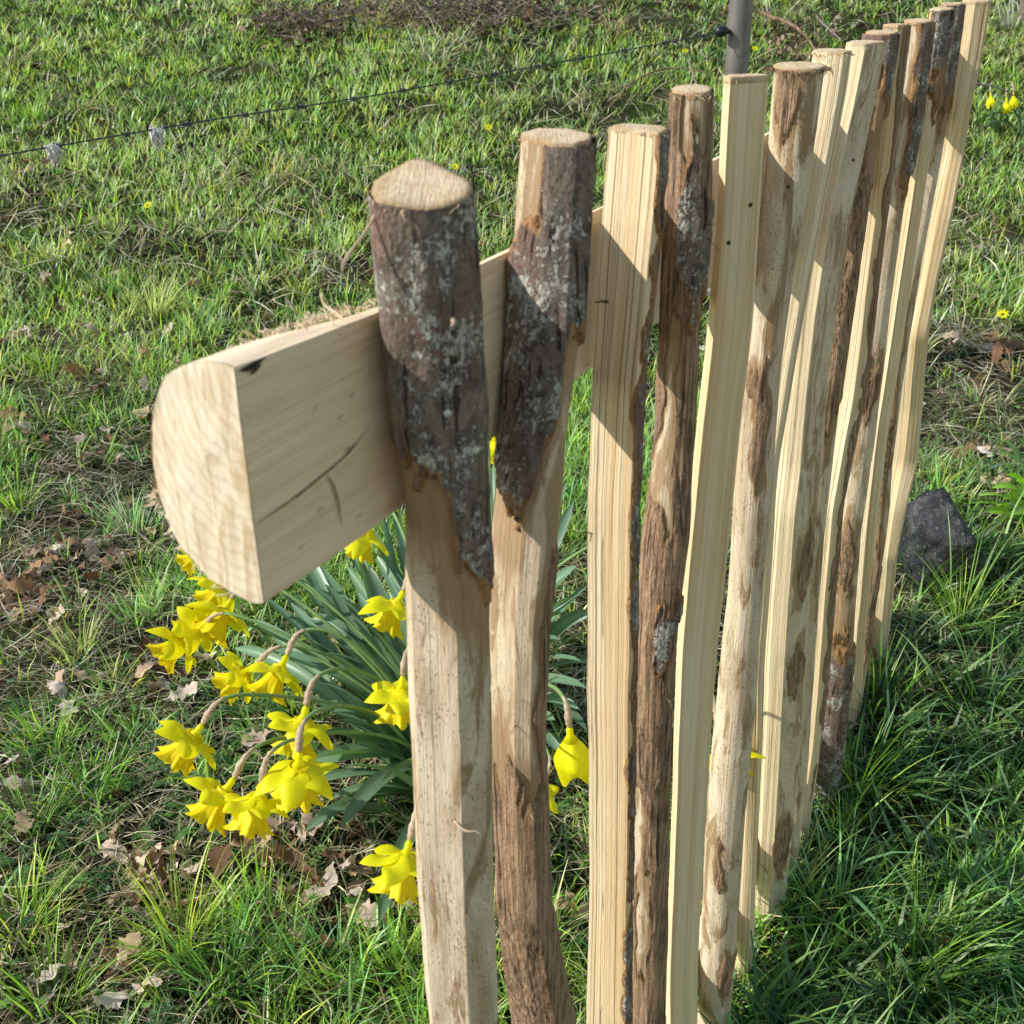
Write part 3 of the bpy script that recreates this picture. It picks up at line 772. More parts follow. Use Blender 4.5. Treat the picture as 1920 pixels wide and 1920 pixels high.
def pale_surface(key, nk, dz):
    poly, tab = PALES[key]; label, thr, patches, rough, tilt = SPEC[key]
    idx = int(key[1:]); tab = np.array(tab)
    zt = tab[0, 0]; zb = -1.16
    m = int((zt - zb) / dz) + 1
    z = np.linspace(zt, zb, m)
    s = np.interp(z[::-1], tab[::-1, 0], tab[::-1, 1])[::-1]; k = np.interp(z[::-1], tab[::-1, 0], tab[::-1, 2])[::-1]
    kw = max(3, int(.025 / dz) | 1); ker = np.hanning(kw + 2)[1:-1]; ker /= ker.sum()
    sm = lambda a: np.convolve(np.pad(a, kw // 2, mode='edge'), ker, 'valid')
    s = sm(s); k = sm(k) * {'P3': .965, 'P4': .97, 'P1': 1 - .10 * sst(-.26, -.20, z)}.get(key, 1)
    Q = resample(poly, nk)
    s0 = tab[0, 1]; V = np.array([s0, NC + .019]); V /= np.linalg.norm(V); Rt = np.array([-V[1], V[0]])
    rr = Q @ Rt
    th = np.arctan2(Q[:, 1], Q[:, 0])
    cx, cy = np.cos(th)[None], np.sin(th)[None]; zz = z[:, None]
    ridge = fbm(cx * 3.1 * rough ** .3 + idx * 7, cy * 3.1 * rough ** .3, zz * 3, 61) * .05 * rough + fbm(cx * 9, cy * 9, zz * 7 + idx, 62) * .028 * rough \
        + .02 * fbm(cx * 2, cy * 2, zz * 26 + idx * 3, 63)
    if patches or thr < 0: ridge = ridge + .02 * fbm(cx * 1.5, cy * 1.5, zz * 45 + idx * 3, 64)
    sc = 1 + ridge
    QQ = np.broadcast_to(Q[None], (m,) + Q.shape)
    if key == 'P1':
        wt = sst(-.17, -.27, z)[:, None, None]; QT = resample(POLY1T, nk, poly)
        for _ in range(int(14 * (nk / 72) ** 2)): QT = .25 * np.roll(QT, 1, 0) + .5 * QT + .25 * np.roll(QT, -1, 0)
        QT = QT * 1.03; QQ = QT[None] * (1 - wt) + Q[None] * wt
    a = QQ[..., 0] * sc * k[:, None]; b = QQ[..., 1] * sc * k[:, None]
    a = a + s[:, None] + .0012 * fbm(zz * 9, zz * 0, idx, 65)
    b = b + .019 + .0012 * fbm(zz * 8, zz * 0, idx + 50, 66)
    tl = tilt * ((Q * V[None]).sum(1))[None] * k[:, None] * np.exp(-(zt - zz) / .03)
    zf = np.broadcast_to(zz, a.shape) + tl
    W = DH[None, None] * a[..., None] + NN[None, None] * (NC + b)[..., None]; W[..., 2] = zf + Z0
    return W, np.broadcast_to(rr[None], a.shape), zf, Q, V, Rt, z, s, k


def patch_mask(key, kind, rr, z):
    M_ = np.full(rr.shape, -5.0)
    rr = rr + .30 * vnoise(z * 33, rr * 1.2, 3, 201) + .15 * vnoise(z * 90, rr * 3, 3, 202); z = z + .022 * vnoise(rr * 2.6, z * 9, 5, 203) + .010 * vnoise(rr * 9, z * 20, 5, 204)
    for p in SPEC[key][2]:
        if p[-1] != kind: continue
        if p[0] == 'line': m = (z - (p[1] + p[2] * (rr + 1))) / .04
        elif p[0] == 'tongue':
            lim = np.interp(rr, [-1.1, -.6, -.3, .1, .6, 1.1], [-.225, -.265, -.265, -.235, -.175, -.15])
            m1 = (z - lim) / .05; left = np.interp(z, [-.26, -.16, -.135, -.112, -.086], [-1.4, -1.3, -.95, -.45, -.10])
            m = np.minimum(m1, (rr - left) / .5)
        elif p[0] == 'foot': m = np.minimum((p[1] - .02 * rr - z) / .06, (.95 - rr) / .4)
        elif p[0] == 'p4':
            m = np.full(rr.shape, 1.0)
            for (r0, z0, dr, dzz) in [(.25, -.085, .6, .035), (-.35, -.30, .4, .07), (-.9, -.6, .55, .05), (-.5, -.69, .45, .06)]:
                m = np.minimum(m, np.sqrt(((rr - r0) / dr) ** 2 + ((z - z0) / dzz) ** 2) - 1)
        else: m = 1 - np.sqrt(((rr - p[0]) / p[2]) ** 2 + ((z - p[1]) / p[3]) ** 2)
        M_ = np.maximum(M_, m)
    return M_


def islands(fa):
    """faces grouped by connected piece"""
    used, inv = np.unique(fa, return_inverse=True); inv = inv.reshape(fa.shape); lab = np.arange(len(used))
    while True:
        m_ = lab[inv].min(1); new = lab.copy(); np.minimum.at(new, inv.ravel(), np.repeat(m_, inv.shape[1])); new = new[new]
        if (new == lab).all(): break
        lab = new
    fl = lab[inv[:, 0]]
    return [fa[fl == q] for q in np.unique(fl)]


def grid_faces(m, n):
    i = np.arange(m - 1)[:, None]; j = np.arange(n)[None]
    return np.stack([i * n + j, (i + 1) * n + j, (i + 1) * n + (j + 1) % n, i * n + (j + 1) % n], -1).reshape(-1, 4)


for key in PALES:
    near = int(key[1:]) <= 4
    label, thr, patches, rough, tilt = SPEC[key]; idx = int(key[1:])
    W, rr, zf, Q, V, Rt, z, s, k = pale_surface(key, 72 if near else 48, .004 if near else .006)
    m, n = rr.shape
    ctr = np.array(F(s[0], .019, 0)); base = np.array([ctr[0], ctr[1], float(ground_h(ctr[0], ctr[1]))])
    peel = np.clip((rr - thr) * 2.5 + .5, 0, 1) if thr > -1 and thr < 2.5 else np.full(rr.shape, 1.0 if thr < 0 else 0.0)
    faces = [list(f) for f in grid_faces(m, n)] + [list(range(n))]
    # top ring slightly below the sawn cap
    stn = np.zeros(rr.shape)
    for kd in ('bark', 'fibre'):
        stn = np.maximum(stn, np.clip(1 + patch_mask(key, kd, rr, zf) * {'P1': .42, 'P2': .8}.get(key, 1.6), 0, 1))
    body = mesh_obj('pale', W.reshape(-1, 3), faces, M['wood'], smooth=True, attrs={'gx': np.broadcast_to(Q[None, :, 0] * k.mean(), rr.shape).ravel(), 'gy': np.broadcast_to(Q[None, :, 1] * k.mean(), rr.shape).ravel(), 'gz': zf.ravel(), 'peel': peel.ravel(), 'stain': stn.ravel(), 'crackly': np.full(rr.size, {3: 1, 7: 1, 8: .9, 14: 1, 10: .5, 12: .5, 5: .12}.get(idx, .4))})
    body.data.set_sharp_from_angle(angle=math.radians(26))
    place(body, fence, base); body['label'] = label
    bm_v = [W.reshape(-1, 3)]; bm_f = [grid_faces(m, n)]
    for kind in ('bark', 'fibre'):
        if not any(p[-1] == kind for p in patches): continue
        W2, rr2, zf2, *_ = pale_surface(key, 150 if near else 80, .0022 if near else .0045)
        mm, nn = rr2.shape
        noise = (.55 if kind == 'fibre' else .3) * fbm(W2[..., 0] * 110, W2[..., 1] * 110, W2[..., 2] * (13 if kind == 'fibre' else 40), 71 + idx) + .2 * fbm(W2[..., 0] * 420, W2[..., 1] * 420, W2[..., 2] * (40 if kind == 'fibre' else 160), 72)
        mk = patch_mask(key, kind, rr2, zf2) * 1.1 + noise
        cen = W2.mean(1, keepdims=True); outw = W2 - cen; outw[..., 2] = 0; outw /= np.linalg.norm(outw, axis=-1, keepdims=True) + 1e-9
        tk = (.0012 if key == 'P3' else .0024 if kind == 'bark' else .0010) * (1.0 if near else 1.1)
        rg = .0007 * fbm(W2[..., 0] * 160, W2[..., 1] * 160, W2[..., 2] * (90 if kind == 'bark' else 16), 73)
        off = np.where(mk > 0, tk * sst(0, .06, mk) * (1 + .35 * np.exp(-np.maximum(mk, 0) / .12)) + rg * sst(0, .3, mk) + .0003, -.0004)
        W3 = W2 + outw * off[..., None]
        fa = grid_faces(mm, nn); keep = (mk.ravel()[fa] > 0).any(1); fa = fa[keep]
        if len(fa) == 0: continue
        for isl in islands(fa):
            if len(isl) < (60 if near else 30): continue
            used, inv = np.unique(isl, return_inverse=True)
            o = mesh_obj('bark', W3.reshape(-1, 3)[used], inv.reshape(-1, 4), M['bark' if kind == 'bark' else 'fibre'], smooth=True, attrs={'rim': np.clip(mk.ravel()[used], 0, 1)})
            place(o, body, base)
            bm_v.append(W3.reshape(-1, 3)[used]); bm_f.append(inv.reshape(-1, 4))
    # sawn cap
    top = W[0]; c0 = top.mean(0); rings = [1.0, 1.10 if idx == 1 else 1.045 if idx == 6 else 1.012, 1.085 if idx == 1 else 1.03 if idx == 6 else 1.0, .9, .7, .5, .3, .12]
    dzs = [-.0030, -.0010, .0010, .0012, .0013, .0014, .0014, .0014]
    hv = []
    fz = 1.5 if idx in (1, 6) else .8
    for q, dzz in zip(rings, dzs):
        p = c0 + (top - c0) * q; p[:, 2] = c0[2] + (top[:, 2] - c0[2]) * q + dzz + .00045 * fz * fbm(p[:, 0] * 500, p[:, 1] * 500, q * 3, 81)
        if q > 1:
            p[:, :2] += (p[:, :2] - c0[:2]) * (.035 * fz * fbm(np.arange(n) * .9, np.arange(n) * 0, q * 9 + idx, 82))[:, None]
        hv.append(p)
    hv = np.array(hv); nr = len(rings)
    fcs = [[b_, a_, d_, c_] for a_, b_, c_, d_ in grid_faces(nr, n)] + [[(nr - 1) * n + j for j in range(n)]]
    edg = np.repeat(np.array([1, 1, .75, .2, 0, 0, 0, 0]) * (1.0 if idx in (1, 2, 4, 6, 9, 11, 13) else .25), n)
    cap = mesh_obj('sawn_top', hv.reshape(-1, 3), fcs, M['sawn'], smooth=True, attrs={'edge': edg}); place(cap, body, base)
    # frayed fibres around the rim
    fb = MB(); cnt = {1: 46, 2: 16, 4: 34, 6: 90, 7: 34, 3: 10}.get(idx, 14)
    for _ in range(cnt):
        j = random.randrange(n); p = hv[2][j] + np.array([0, 0, -.0012 - .002 * random.random()]); o_ = p - c0; o_[2] = 0; o_ /= np.linalg.norm(o_)
        L = random.uniform(.001, .0035) * (1.9 if idx in (6, 7) else 1.0); sdv = np.array([-o_[1], o_[0], 0]) * random.uniform(-1, 1)
        q1 = p + (o_ * .6 + sdv * .6) * L; q2 = q1 + (o_ * random.uniform(-.2, .5) + sdv + np.array([0, 0, random.uniform(-1.3, .5)])) * L
        fb.add(*tube(np.array([p, q1, (q1 + q2) / 2 + sdv * L * .2, q2]), np.array([.00028, .00026, .0002, .0001]), 4))
    fo = fb.build('frayed_fibre', M['fibre'] if idx in (6,) else M['sawn']); fo['kind'] = 'stuff'; place(fo, body, base)
    if 'rim' not in fo.data.attributes and idx == 6:
        a = fo.data.attributes.new('rim', 'FLOAT', 'POINT'); a.data.foreach_set('value', np.ones(len(fo.data.vertices), dtype=np.float32))
    vv = []; ff = []; n0 = 0
    for a_, b_ in zip(bm_v, bm_f):
        vv.append(a_); ff.append(b_ + n0); n0 += len(a_)
    bvh_pale[key] = (BVHTree.FromPolygons([tuple(q) for q in np.vstack(vv).tolist()], [tuple(q) for q in np.vstack(ff).tolist()]), body, base)
print('pales done')


def on_pale(key, u, v):
    t, body, base = bvh_pale[key]; r = ray(u, v); r /= np.linalg.norm(r)
    h = t.ray_cast(Vector((0, 0, Z0)), Vector(r))
    if h[0] is None: return None
    return np.array(h[0]), np.array(h[1]), body, base


M['nail'] = mat_plain('nail_head', (.62, .60, .50), .45, .5, 0, metal=.3)
M['rust'] = mat_plain('rusty_nail', (.10, .06, .045), .6, .4, 300, .5)


def nail(key, u, v, r=.0016, mat='nail', h=.0009):
    q = on_pale(key, u, v)
    if q is None: print('nail miss', key); return
    p, nrm, body, base = q; zq = Vector(nrm).to_track_quat('Z', 'Y').to_matrix()
    mb = MB(); vs = []; fs = []; N = 14
    prof = [(1.0, -.0008), (1.0, h * .5), (.85, h * .85), (.45, h), (.08, h * 1.03)]
    for a_, b_ in prof:
        for j in range(N): vs.append((r * a_ * math.cos(j * 6.2832 / N), r * a_ * math.sin(j * 6.2832 / N), b_))
    for i in range(len(prof) - 1):
        for j in range(N): fs.append([i * N + j, i * N + (j + 1) % N, (i + 1) * N + (j + 1) % N, (i + 1) * N + j])
    fs.append([(len(prof) - 1) * N + j for j in range(N)])
    v_ = np.array(vs) @ np.array(zq).T + p
    o = mesh_obj('nail', v_, fs, M[mat], smooth=True); place(o, body, base)


nail('P1', 839, 775); nail('P1', 892, 845)
nail('P2', 1018, 738, .0013, 'rust', .0016)
nail('P5', 1407, 384, .0014, 'rust'); nail('P5', 1366, 455, .0014, 'rust')
nail('P6', 1478, 350, .0013, 'rust'); nail('P8', 1600, 300, .0013, 'rust')


def strand(key, pts, r0=.0005, mat='spathe', name='loose_fibre', ribbon=0):
    """pts: (u, v, lift) on or in front of the pale"""
    P = []; q0 = on_pale(key, *pts[0][:2])
    if q0 is None: print('strand miss', key); return
    p0, nrm, body, base = q0; dd = (p0 @ NN * 0) + np.linalg.norm(p0 - np.array([0, 0, Z0]))
    for u, v, l in pts:
        r = ray(u, v); r /= np.linalg.norm(r); P.append(np.array([0, 0, Z0]) + r * (dd - l))
    P = np.array(P); P[0] = p0 + (P[0] - p0) * 0
    t = np.linspace(0, len(P) - 1, len(P) * 5); Pi = np.stack([np.interp(t, range(len(P)), P[:, i]) for i in range(3)], -1)
    for _ in range(3): Pi[1:-1] = (Pi[:-2] + Pi[1:-1] * 2 + Pi[2:]) / 4
    v, f = tube(Pi, np.linspace(r0, r0 * .4, len(Pi)), 6)
    if mat == 'fibre':
        o = mesh_obj(name, v, f, M[mat], smooth=True, attrs={'rim': np.ones(len(v))})
    else: o = mesh_obj(name, v, f, M[mat], smooth=True)
    place(o, body, base)


strand('P1', [(702, 405, 0), (690, 428, .002), (668, 458, .003), (648, 484, .004), (641, 500, .004), (642, 508, .004)], .0007)
strand('P1', [(852, 1540, 0), (868, 1556, .002), (880, 1560, .003), (892, 1558, .003), (903, 1566, .003)], .0007)
strand('P1', [(848, 598, 0), (852, 606, .002), (846, 612, .001)], .0011)
strand('P4', [(1182, 1675, 0), (1200, 1664, .002), (1225, 1648, .003), (1252, 1634, .002)], .0008)
strand('P4', [(1232, 415, 0), (1244, 428, .002), (1236, 442, .002), (1228, 432, .002)], .0005)
strand('P4', [(1322, 420, 0), (1345, 422, .001)], .00035, 'rust'); strand('P4', [(1325, 445, 0), (1340, 460, .001), (1352, 472, .001)], .00035, 'rust')
strand('P3', [(1110, 1000, 0), (1096, 998, .001), (1080, 1002, .001)], .0004, 'rust')
strand('P3', [(1140, 566, 0), (1128, 565, .0015), (1114, 567, .002)], .0007, 'rust')
strand('P13', [(1744, 372, 0), (1734, 372, .001), (1724, 376, .002), (1720, 384, .002)], .0006, 'rust')
for _ in range(26):
    ky = random.choice(['P4', 'P6', 'P2', 'P4', 'P1'])
    tb = np.array(PALES[ky][1]); zr = random.uniform(tb[0, 0] - .02, -.7)
    s_ = np.interp(-zr, -tb[:, 0], tb[:, 1]); wpt = F(s_, .019, zr + Z0); c_ = CAMR.T @ (wpt - np.array([0, 0, Z0]))
    u = 960 + FPX * c_[0] / c_[1] + random.uniform(-25, 25); v = 960 - FPX * c_[2] / c_[1]
    if on_pale(ky, u, v) is None: continue
    a = random.uniform(-15, 15)
    strand(ky, [(u, v, 0), (u + a * .5, v + 6, .001), (u + a, v + random.uniform(2, 20), .0015)], random.uniform(.0002, .00035), random.choice(['fibre', 'spathe']))


# ------------------------------------------------------------------ rails
def resample_open(P, n):
    P = np.array(P, float); seg = np.linalg.norm(np.diff(P, axis=0), axis=1); cum = np.concatenate([[0], np.cumsum(seg)]); t = np.linspace(0, cum[-1], n)
    return np.stack([np.interp(t, cum, P[:, 0]), np.interp(t, cum, P[:, 1])], -1)


SEC_END = [(0, 0), (-.010, .0005), (-.020, -.0012), (-.031, -.0075), (-.0395, -.021), (-.0435, -.040), (-.0440, -.056), (-.037, -.074), (-.025, -.0845), (-.006, -.0895), (0, -.0880)]
SEC_FAR = [(0, 0), (-.004, -.0006), (-.010, -.0040), (-.017, -.0120), (-.024, -.023), (-.029, -.038), (-.030, -.052), (-.026, -.068), (-.017, -.0785), (-.006, -.0825), (0, -.0835)]
RZS = [.27, .31, .35, .46, .55, .72, 1.66]; RZT = [-.1285, -.1308, -.1330, -.1340, -.1348, -.1395, -.1440]


def rail_section(S, sharp_end=True):
    A = resample_open(SEC_END, 40); B = resample_open(SEC_FAR, 40)
    w = sst(.285, .40, S)[:, None, None]
    sec = A[None] * (1 - w) + B[None] * w
    t = np.linspace(0, 1, 14)[1:-1]
    flat = np.stack([np.zeros((len(S), 12)), sec[:, -1, 1][:, None] * (1 - t)[None]], -1)
    return np.concatenate([sec, flat], 1)


def make_rail(s0, s1, ztop, scale=1.0):
    m = int((s1 - s0) / .006) + 1; S = np.linspace(s0, s1, m)
    sec = rail_section(S if ztop is None else S + .2) * scale
    n = sec.shape[1]; ang = np.linspace(0, 2 * np.pi, n)[None]
    zt = np.interp(S, RZS, RZT)[:, None] if ztop is None else ztop + 0 * S[:, None]
    on_flat = np.zeros((m, n), bool); on_flat[:, 39:] = True; on_flat[:, 0] = True
    nz = .0010 * fbm(S[:, None] * 22, np.cos(ang) * 4, np.sin(ang) * 4, 92) + .0004 * fbm(S[:, None] * 120, np.cos(ang) * 16, np.sin(ang) * 16, 98)
    b = sec[..., 0] + np.where(on_flat, .12 * nz - .0006, nz); zc = zt + sec[..., 1] + np.where(on_flat, 0, nz)
    sk = np.repeat(S[:, None], n, 1)
    W = DH * sk[..., None] + NN * (NC + b)[..., None]; W[..., 2] = zc + Z0
    fa = grid_faces(m, n)
    o = mesh_obj('rail', W.reshape(-1, 3), [list(q) for q in fa[:, ::-1]] + [[(m - 1) * n + j for j in range(n)][::-1]], M['rail'], smooth=True)
    o.data.set_sharp_from_angle(angle=math.radians(40))
    ztop = float(zt[0, 0])
    base = F(s0, 0, ztop + Z0); place(o, fence, base)
    # sawn end face as its own slightly bellied part
    c = W[0].mean(0); rows = [1.0, .97, .85, .65, .45, .25, .08]; hv = []
    for q in rows:
        p = c + (W[0] - c) * q - DH * (.0004 + .0010 * (1 - q)) + 0; p = p - DH * (.0007 * fbm(p[:, 2] * 220, q * 5 + p[:, 0] * 40, 0, 94))[:, None] * (q < 1); hv.append(p)
    hv = np.array(hv)
    fe = [list(q) for q in grid_faces(len(rows), n)] + [[(len(rows) - 1) * n + j for j in range(n)][::-1]]
    e = mesh_obj('end_face', hv.reshape(-1, 3), fe, M['end'], smooth=True); place(e, o, base)
    return o, base


railU, rbase = make_rail(.270, 1.66, None); railU['label'] = 'half round upper rail, pale flat side and bright sawn end'
railL, lbase = make_rail(.31, 1.66, -.93, .8); railL['label'] = 'lower rail close to the ground behind the pale feet'

# splinters standing off the rail's top, curl, bark left on its round back
sp = MB()
for _ in range(260):
    s_ = random.triangular(.29, .40, .335); b_ = random.gauss(-.0225, .0022) if random.random() < .85 else random.uniform(-.024, -.003)
    p = F(s_, b_ * (1 - .35 * sst(.3, .4, s_)), float(np.interp(s_, RZS, RZT)) - (.0035 if b_ < -.014 else .0005) + Z0); L = random.uniform(.0012, .0052) * (.5 + .5 * math.exp(-((s_ - .335) / .03) ** 2))
    d1 = DH * random.uniform(-1.0, .4) + NN * random.uniform(-.8, .3) + np.array([0, 0, random.uniform(.2, 1.0)])
    d2 = d1 + np.array([random.uniform(-.8, .8), random.uniform(-.8, .8), random.uniform(-.9, .2)])
    sp.add(*tube(np.array([p, p + d1 * L * .6, p + d1 * L * .6 + d2 * L * .5]), np.array([.00038, .0003, .0001]), 4))
for _ in range(70):
    i_ = random.randint(22, 36); q_ = resample_open(SEC_END, 40)[i_]; p = F(.2705 + random.uniform(-.001, .004), q_[0] - .0004, -.1285 + q_[1] + Z0); L = random.uniform(.0012, .0045)
    d1 = -NN * random.uniform(0, .9) - DH * random.uniform(-.3, .9) + np.array([0, 0, random.uniform(-.9, .4)])
    d2 = d1 + rng.normal(size=3) * .6
    sp.add(*tube(np.array([p, p + d1 * L * .6, p + d1 * L * .6 + d2 * L * .5]), np.array([.0005, .0004, .00012]), 4))
so = sp.build('splinters', M['end']); so['kind'] = 'stuff'; place(so, railU, rbase)
cz = F(.345, -.012, -.137 + Z0)
o = mesh_obj('curled_shaving', *tube(bez(cz, cz + np.array([-.002, 0, .006]), cz + np.array([-.009, .002, .004]), cz + np.array([-.008, .002, .011]), 12), np.linspace(.0009, .0004, 12), 6), M['end'], smooth=True); place(o, railU, rbase)


def rail_bark():
    m = int((1.66 - .272) / .004); S = np.linspace(.272, 1.66, m); sec = rail_section(S)[:, 9:38]
    b = sec[..., 0].copy(); zc = np.interp(S, RZS, RZT)[:, None] + sec[..., 1]
    mk = .25 + .7 * fbm(S[:, None] * 20, zc * 50, 0, 95) + .6 * sst(-.165, -.2, zc) - .8 * sst(-.16, -.145, zc)
    off = np.where(mk > 0, .0022 * sst(0, .2, mk) + .0008 + .0008 * fbm(S[:, None] * 150, zc * 150, 0, 96), -.001)
    b = b - off; zc = zc - off * .4
    W = DH * S[:, None, None] + NN * (NC + b)[..., None]; W[..., 2] = zc + Z0
    n = sec.shape[1]; i = np.arange(m - 1)[:, None]; j = np.arange(n - 1)[None]
    fa = np.stack([i * n + j, (i + 1) * n + j, (i + 1) * n + j + 1, i * n + j + 1], -1).reshape(-1, 4)
    fa = fa[(mk.ravel()[fa] > 0).any(1)]; 
    for isl in islands(fa):
        if len(isl) < 150: continue
        used, inv = np.unique(isl, return_inverse=True)
        o = mesh_obj('bark', W.reshape(-1, 3)[used], inv.reshape(-1, 4), M['fibre'], smooth=True, attrs={'rim': np.clip(mk.ravel()[used], 0, 1)}); place(o, railU, rbase)


rail_bark()
M['crack'] = mat_plain('drying_crack', (.40, .27, .15), .9, .1, 200, .4)
M['knot'] = mat_plain('dark_knot', (.07, .045, .045), .8, .2, 200, .5, .0005)


def on_rail(u, v):
    r = ray(u, v); t = NC / (NN @ r); return r * t + np.array([0, 0, Z0])


def crack(pts, w0, mat='crack', name='crack'):
    P = np.array([on_rail(u, v) for u, v in pts]); t = np.linspace(0, len(P) - 1, len(P) * 6)
    P = np.stack([np.interp(t, range(len(P)), P[:, i]) for i in range(3)], -1)
    for _ in range(4): P[1:-1] = (P[:-2] + 2 * P[1:-1] + P[2:]) / 4
    T = np.gradient(P, axis=0); T /= np.linalg.norm(T, axis=1)[:, None]; S_ = np.cross(T, NN)
    w = w0 * np.sin(np.linspace(.25, 3.0, len(P))) * (1 + .5 * fbm(np.arange(len(P)) * .7, np.zeros(len(P)), 0, 97))
    A = P + S_ * w[:, None] / 2 + NN * .0003; B = P - S_ * w[:, None] / 2 + NN * .0003
    v = np.stack([A, B], 1).reshape(-1, 3); i = np.arange(len(P) - 1) * 2
    o = mesh_obj(name, v, np.stack([i, i + 1, i + 3, i + 2], -1), M[mat]); place(o, railU, rbase)


crack([(481, 982), (520, 956), (560, 928), (600, 895), (640, 862), (672, 828), (695, 792)], .0009)
crack([(612, 890), (624, 908), (634, 940), (640, 985)], .0011)
crack([(450, 694), (460, 692), (470, 688), (482, 680), (498, 670)], .0022, 'knot', 'bark_inclusion')
crack([(468, 702), (478, 694), (490, 682)], .0014, 'knot', 'bark_inclusion')

# ------------------------------------------------------------------ daffodils
CL = np.array([*at(838, 1480, .0)[:2], 0]); CL[2] = float(ground_h(CL[0], CL[1]))
CL2 = np.array([*at(905, 1370, .0)[:2], 0]); CL2[2] = float(ground_h(CL2[0], CL2[1]))


def ortho(f):
    f = np.array(f, float); f /= np.linalg.norm(f); a = np.cross(f, [0, 0, 1.]);
    if np.linalg.norm(a) < .1: a = np.cross(f, [1., 0, 0])
    a /= np.linalg.norm(a); return f, a, np.cross(f, a)


def petal_mesh(Fw, A, B, ang, L, Wd, back, rnd_):
    rad = math.cos(ang) * A + math.sin(ang) * B; tan = -math.sin(ang) * A + math.cos(ang) * B
    nu, nv = 12, 7; V = []
    for i in range(nu):
        t = i / (nu - 1); w = Wd * (math.sin(math.pi * min(1, t * .93 + .07) ** .85) ** .75) * (1 if t < .97 else .6)
        out = L * t; sweep = L * (back * t * t + .08 * t) + .04 * L * math.sin(7 * t + rnd_)
        for j in range(nv):
            q = (j / (nv - 1)) * 2 - 1
            cup = .22 * w * q * q + .10 * w * math.sin(5 * t + q * 2 + rnd_)
            V.append(rad * (.004 + out * math.cos(.25 * rnd_ * t)) + tan * (w * .5 * q + .10 * L * t * t * math.sin(rnd_ * 3)) + Fw * (sweep + cup))
    f = [[i * nv + j, (i + 1) * nv + j, (i + 1) * nv + j + 1, i * nv + j + 1] for i in range(nu - 1) for j in range(nv - 1)]
    return np.array(V), f


def trumpet_mesh(Fw, A, B, L, r0, r1, ph):
    nu, nv = 14, 44; V = []
    for i in range(nu):
        t = i / (nu - 1); r = r0 + (r1 - r0) * (t ** 2.2) ; r *= 1 + .05 * math.sin(3 * t)
        amp = .03 + .27 * t ** 3
        for j in range(nv):
            a = 2 * math.pi * j / nv
            rf = r * (1 + amp * math.sin(a * 6 + ph + math.sin(a * 2)) + amp * .5 * math.sin(a * 15 + ph * 2))
            zz = L * t - (.0035 * t ** 4) * (.5 + .5 * math.sin(a * 9 + ph)) * 1.0
            V.append((math.cos(a) * A + math.sin(a) * B) * rf + Fw * zz)
    f = [[i * nv + j, (i + 1) * nv + j, (i + 1) * nv + (j + 1) % nv, i * nv + (j + 1) % nv] for i in range(nu - 1) for j in range(nv)]
    return np.array(V), f


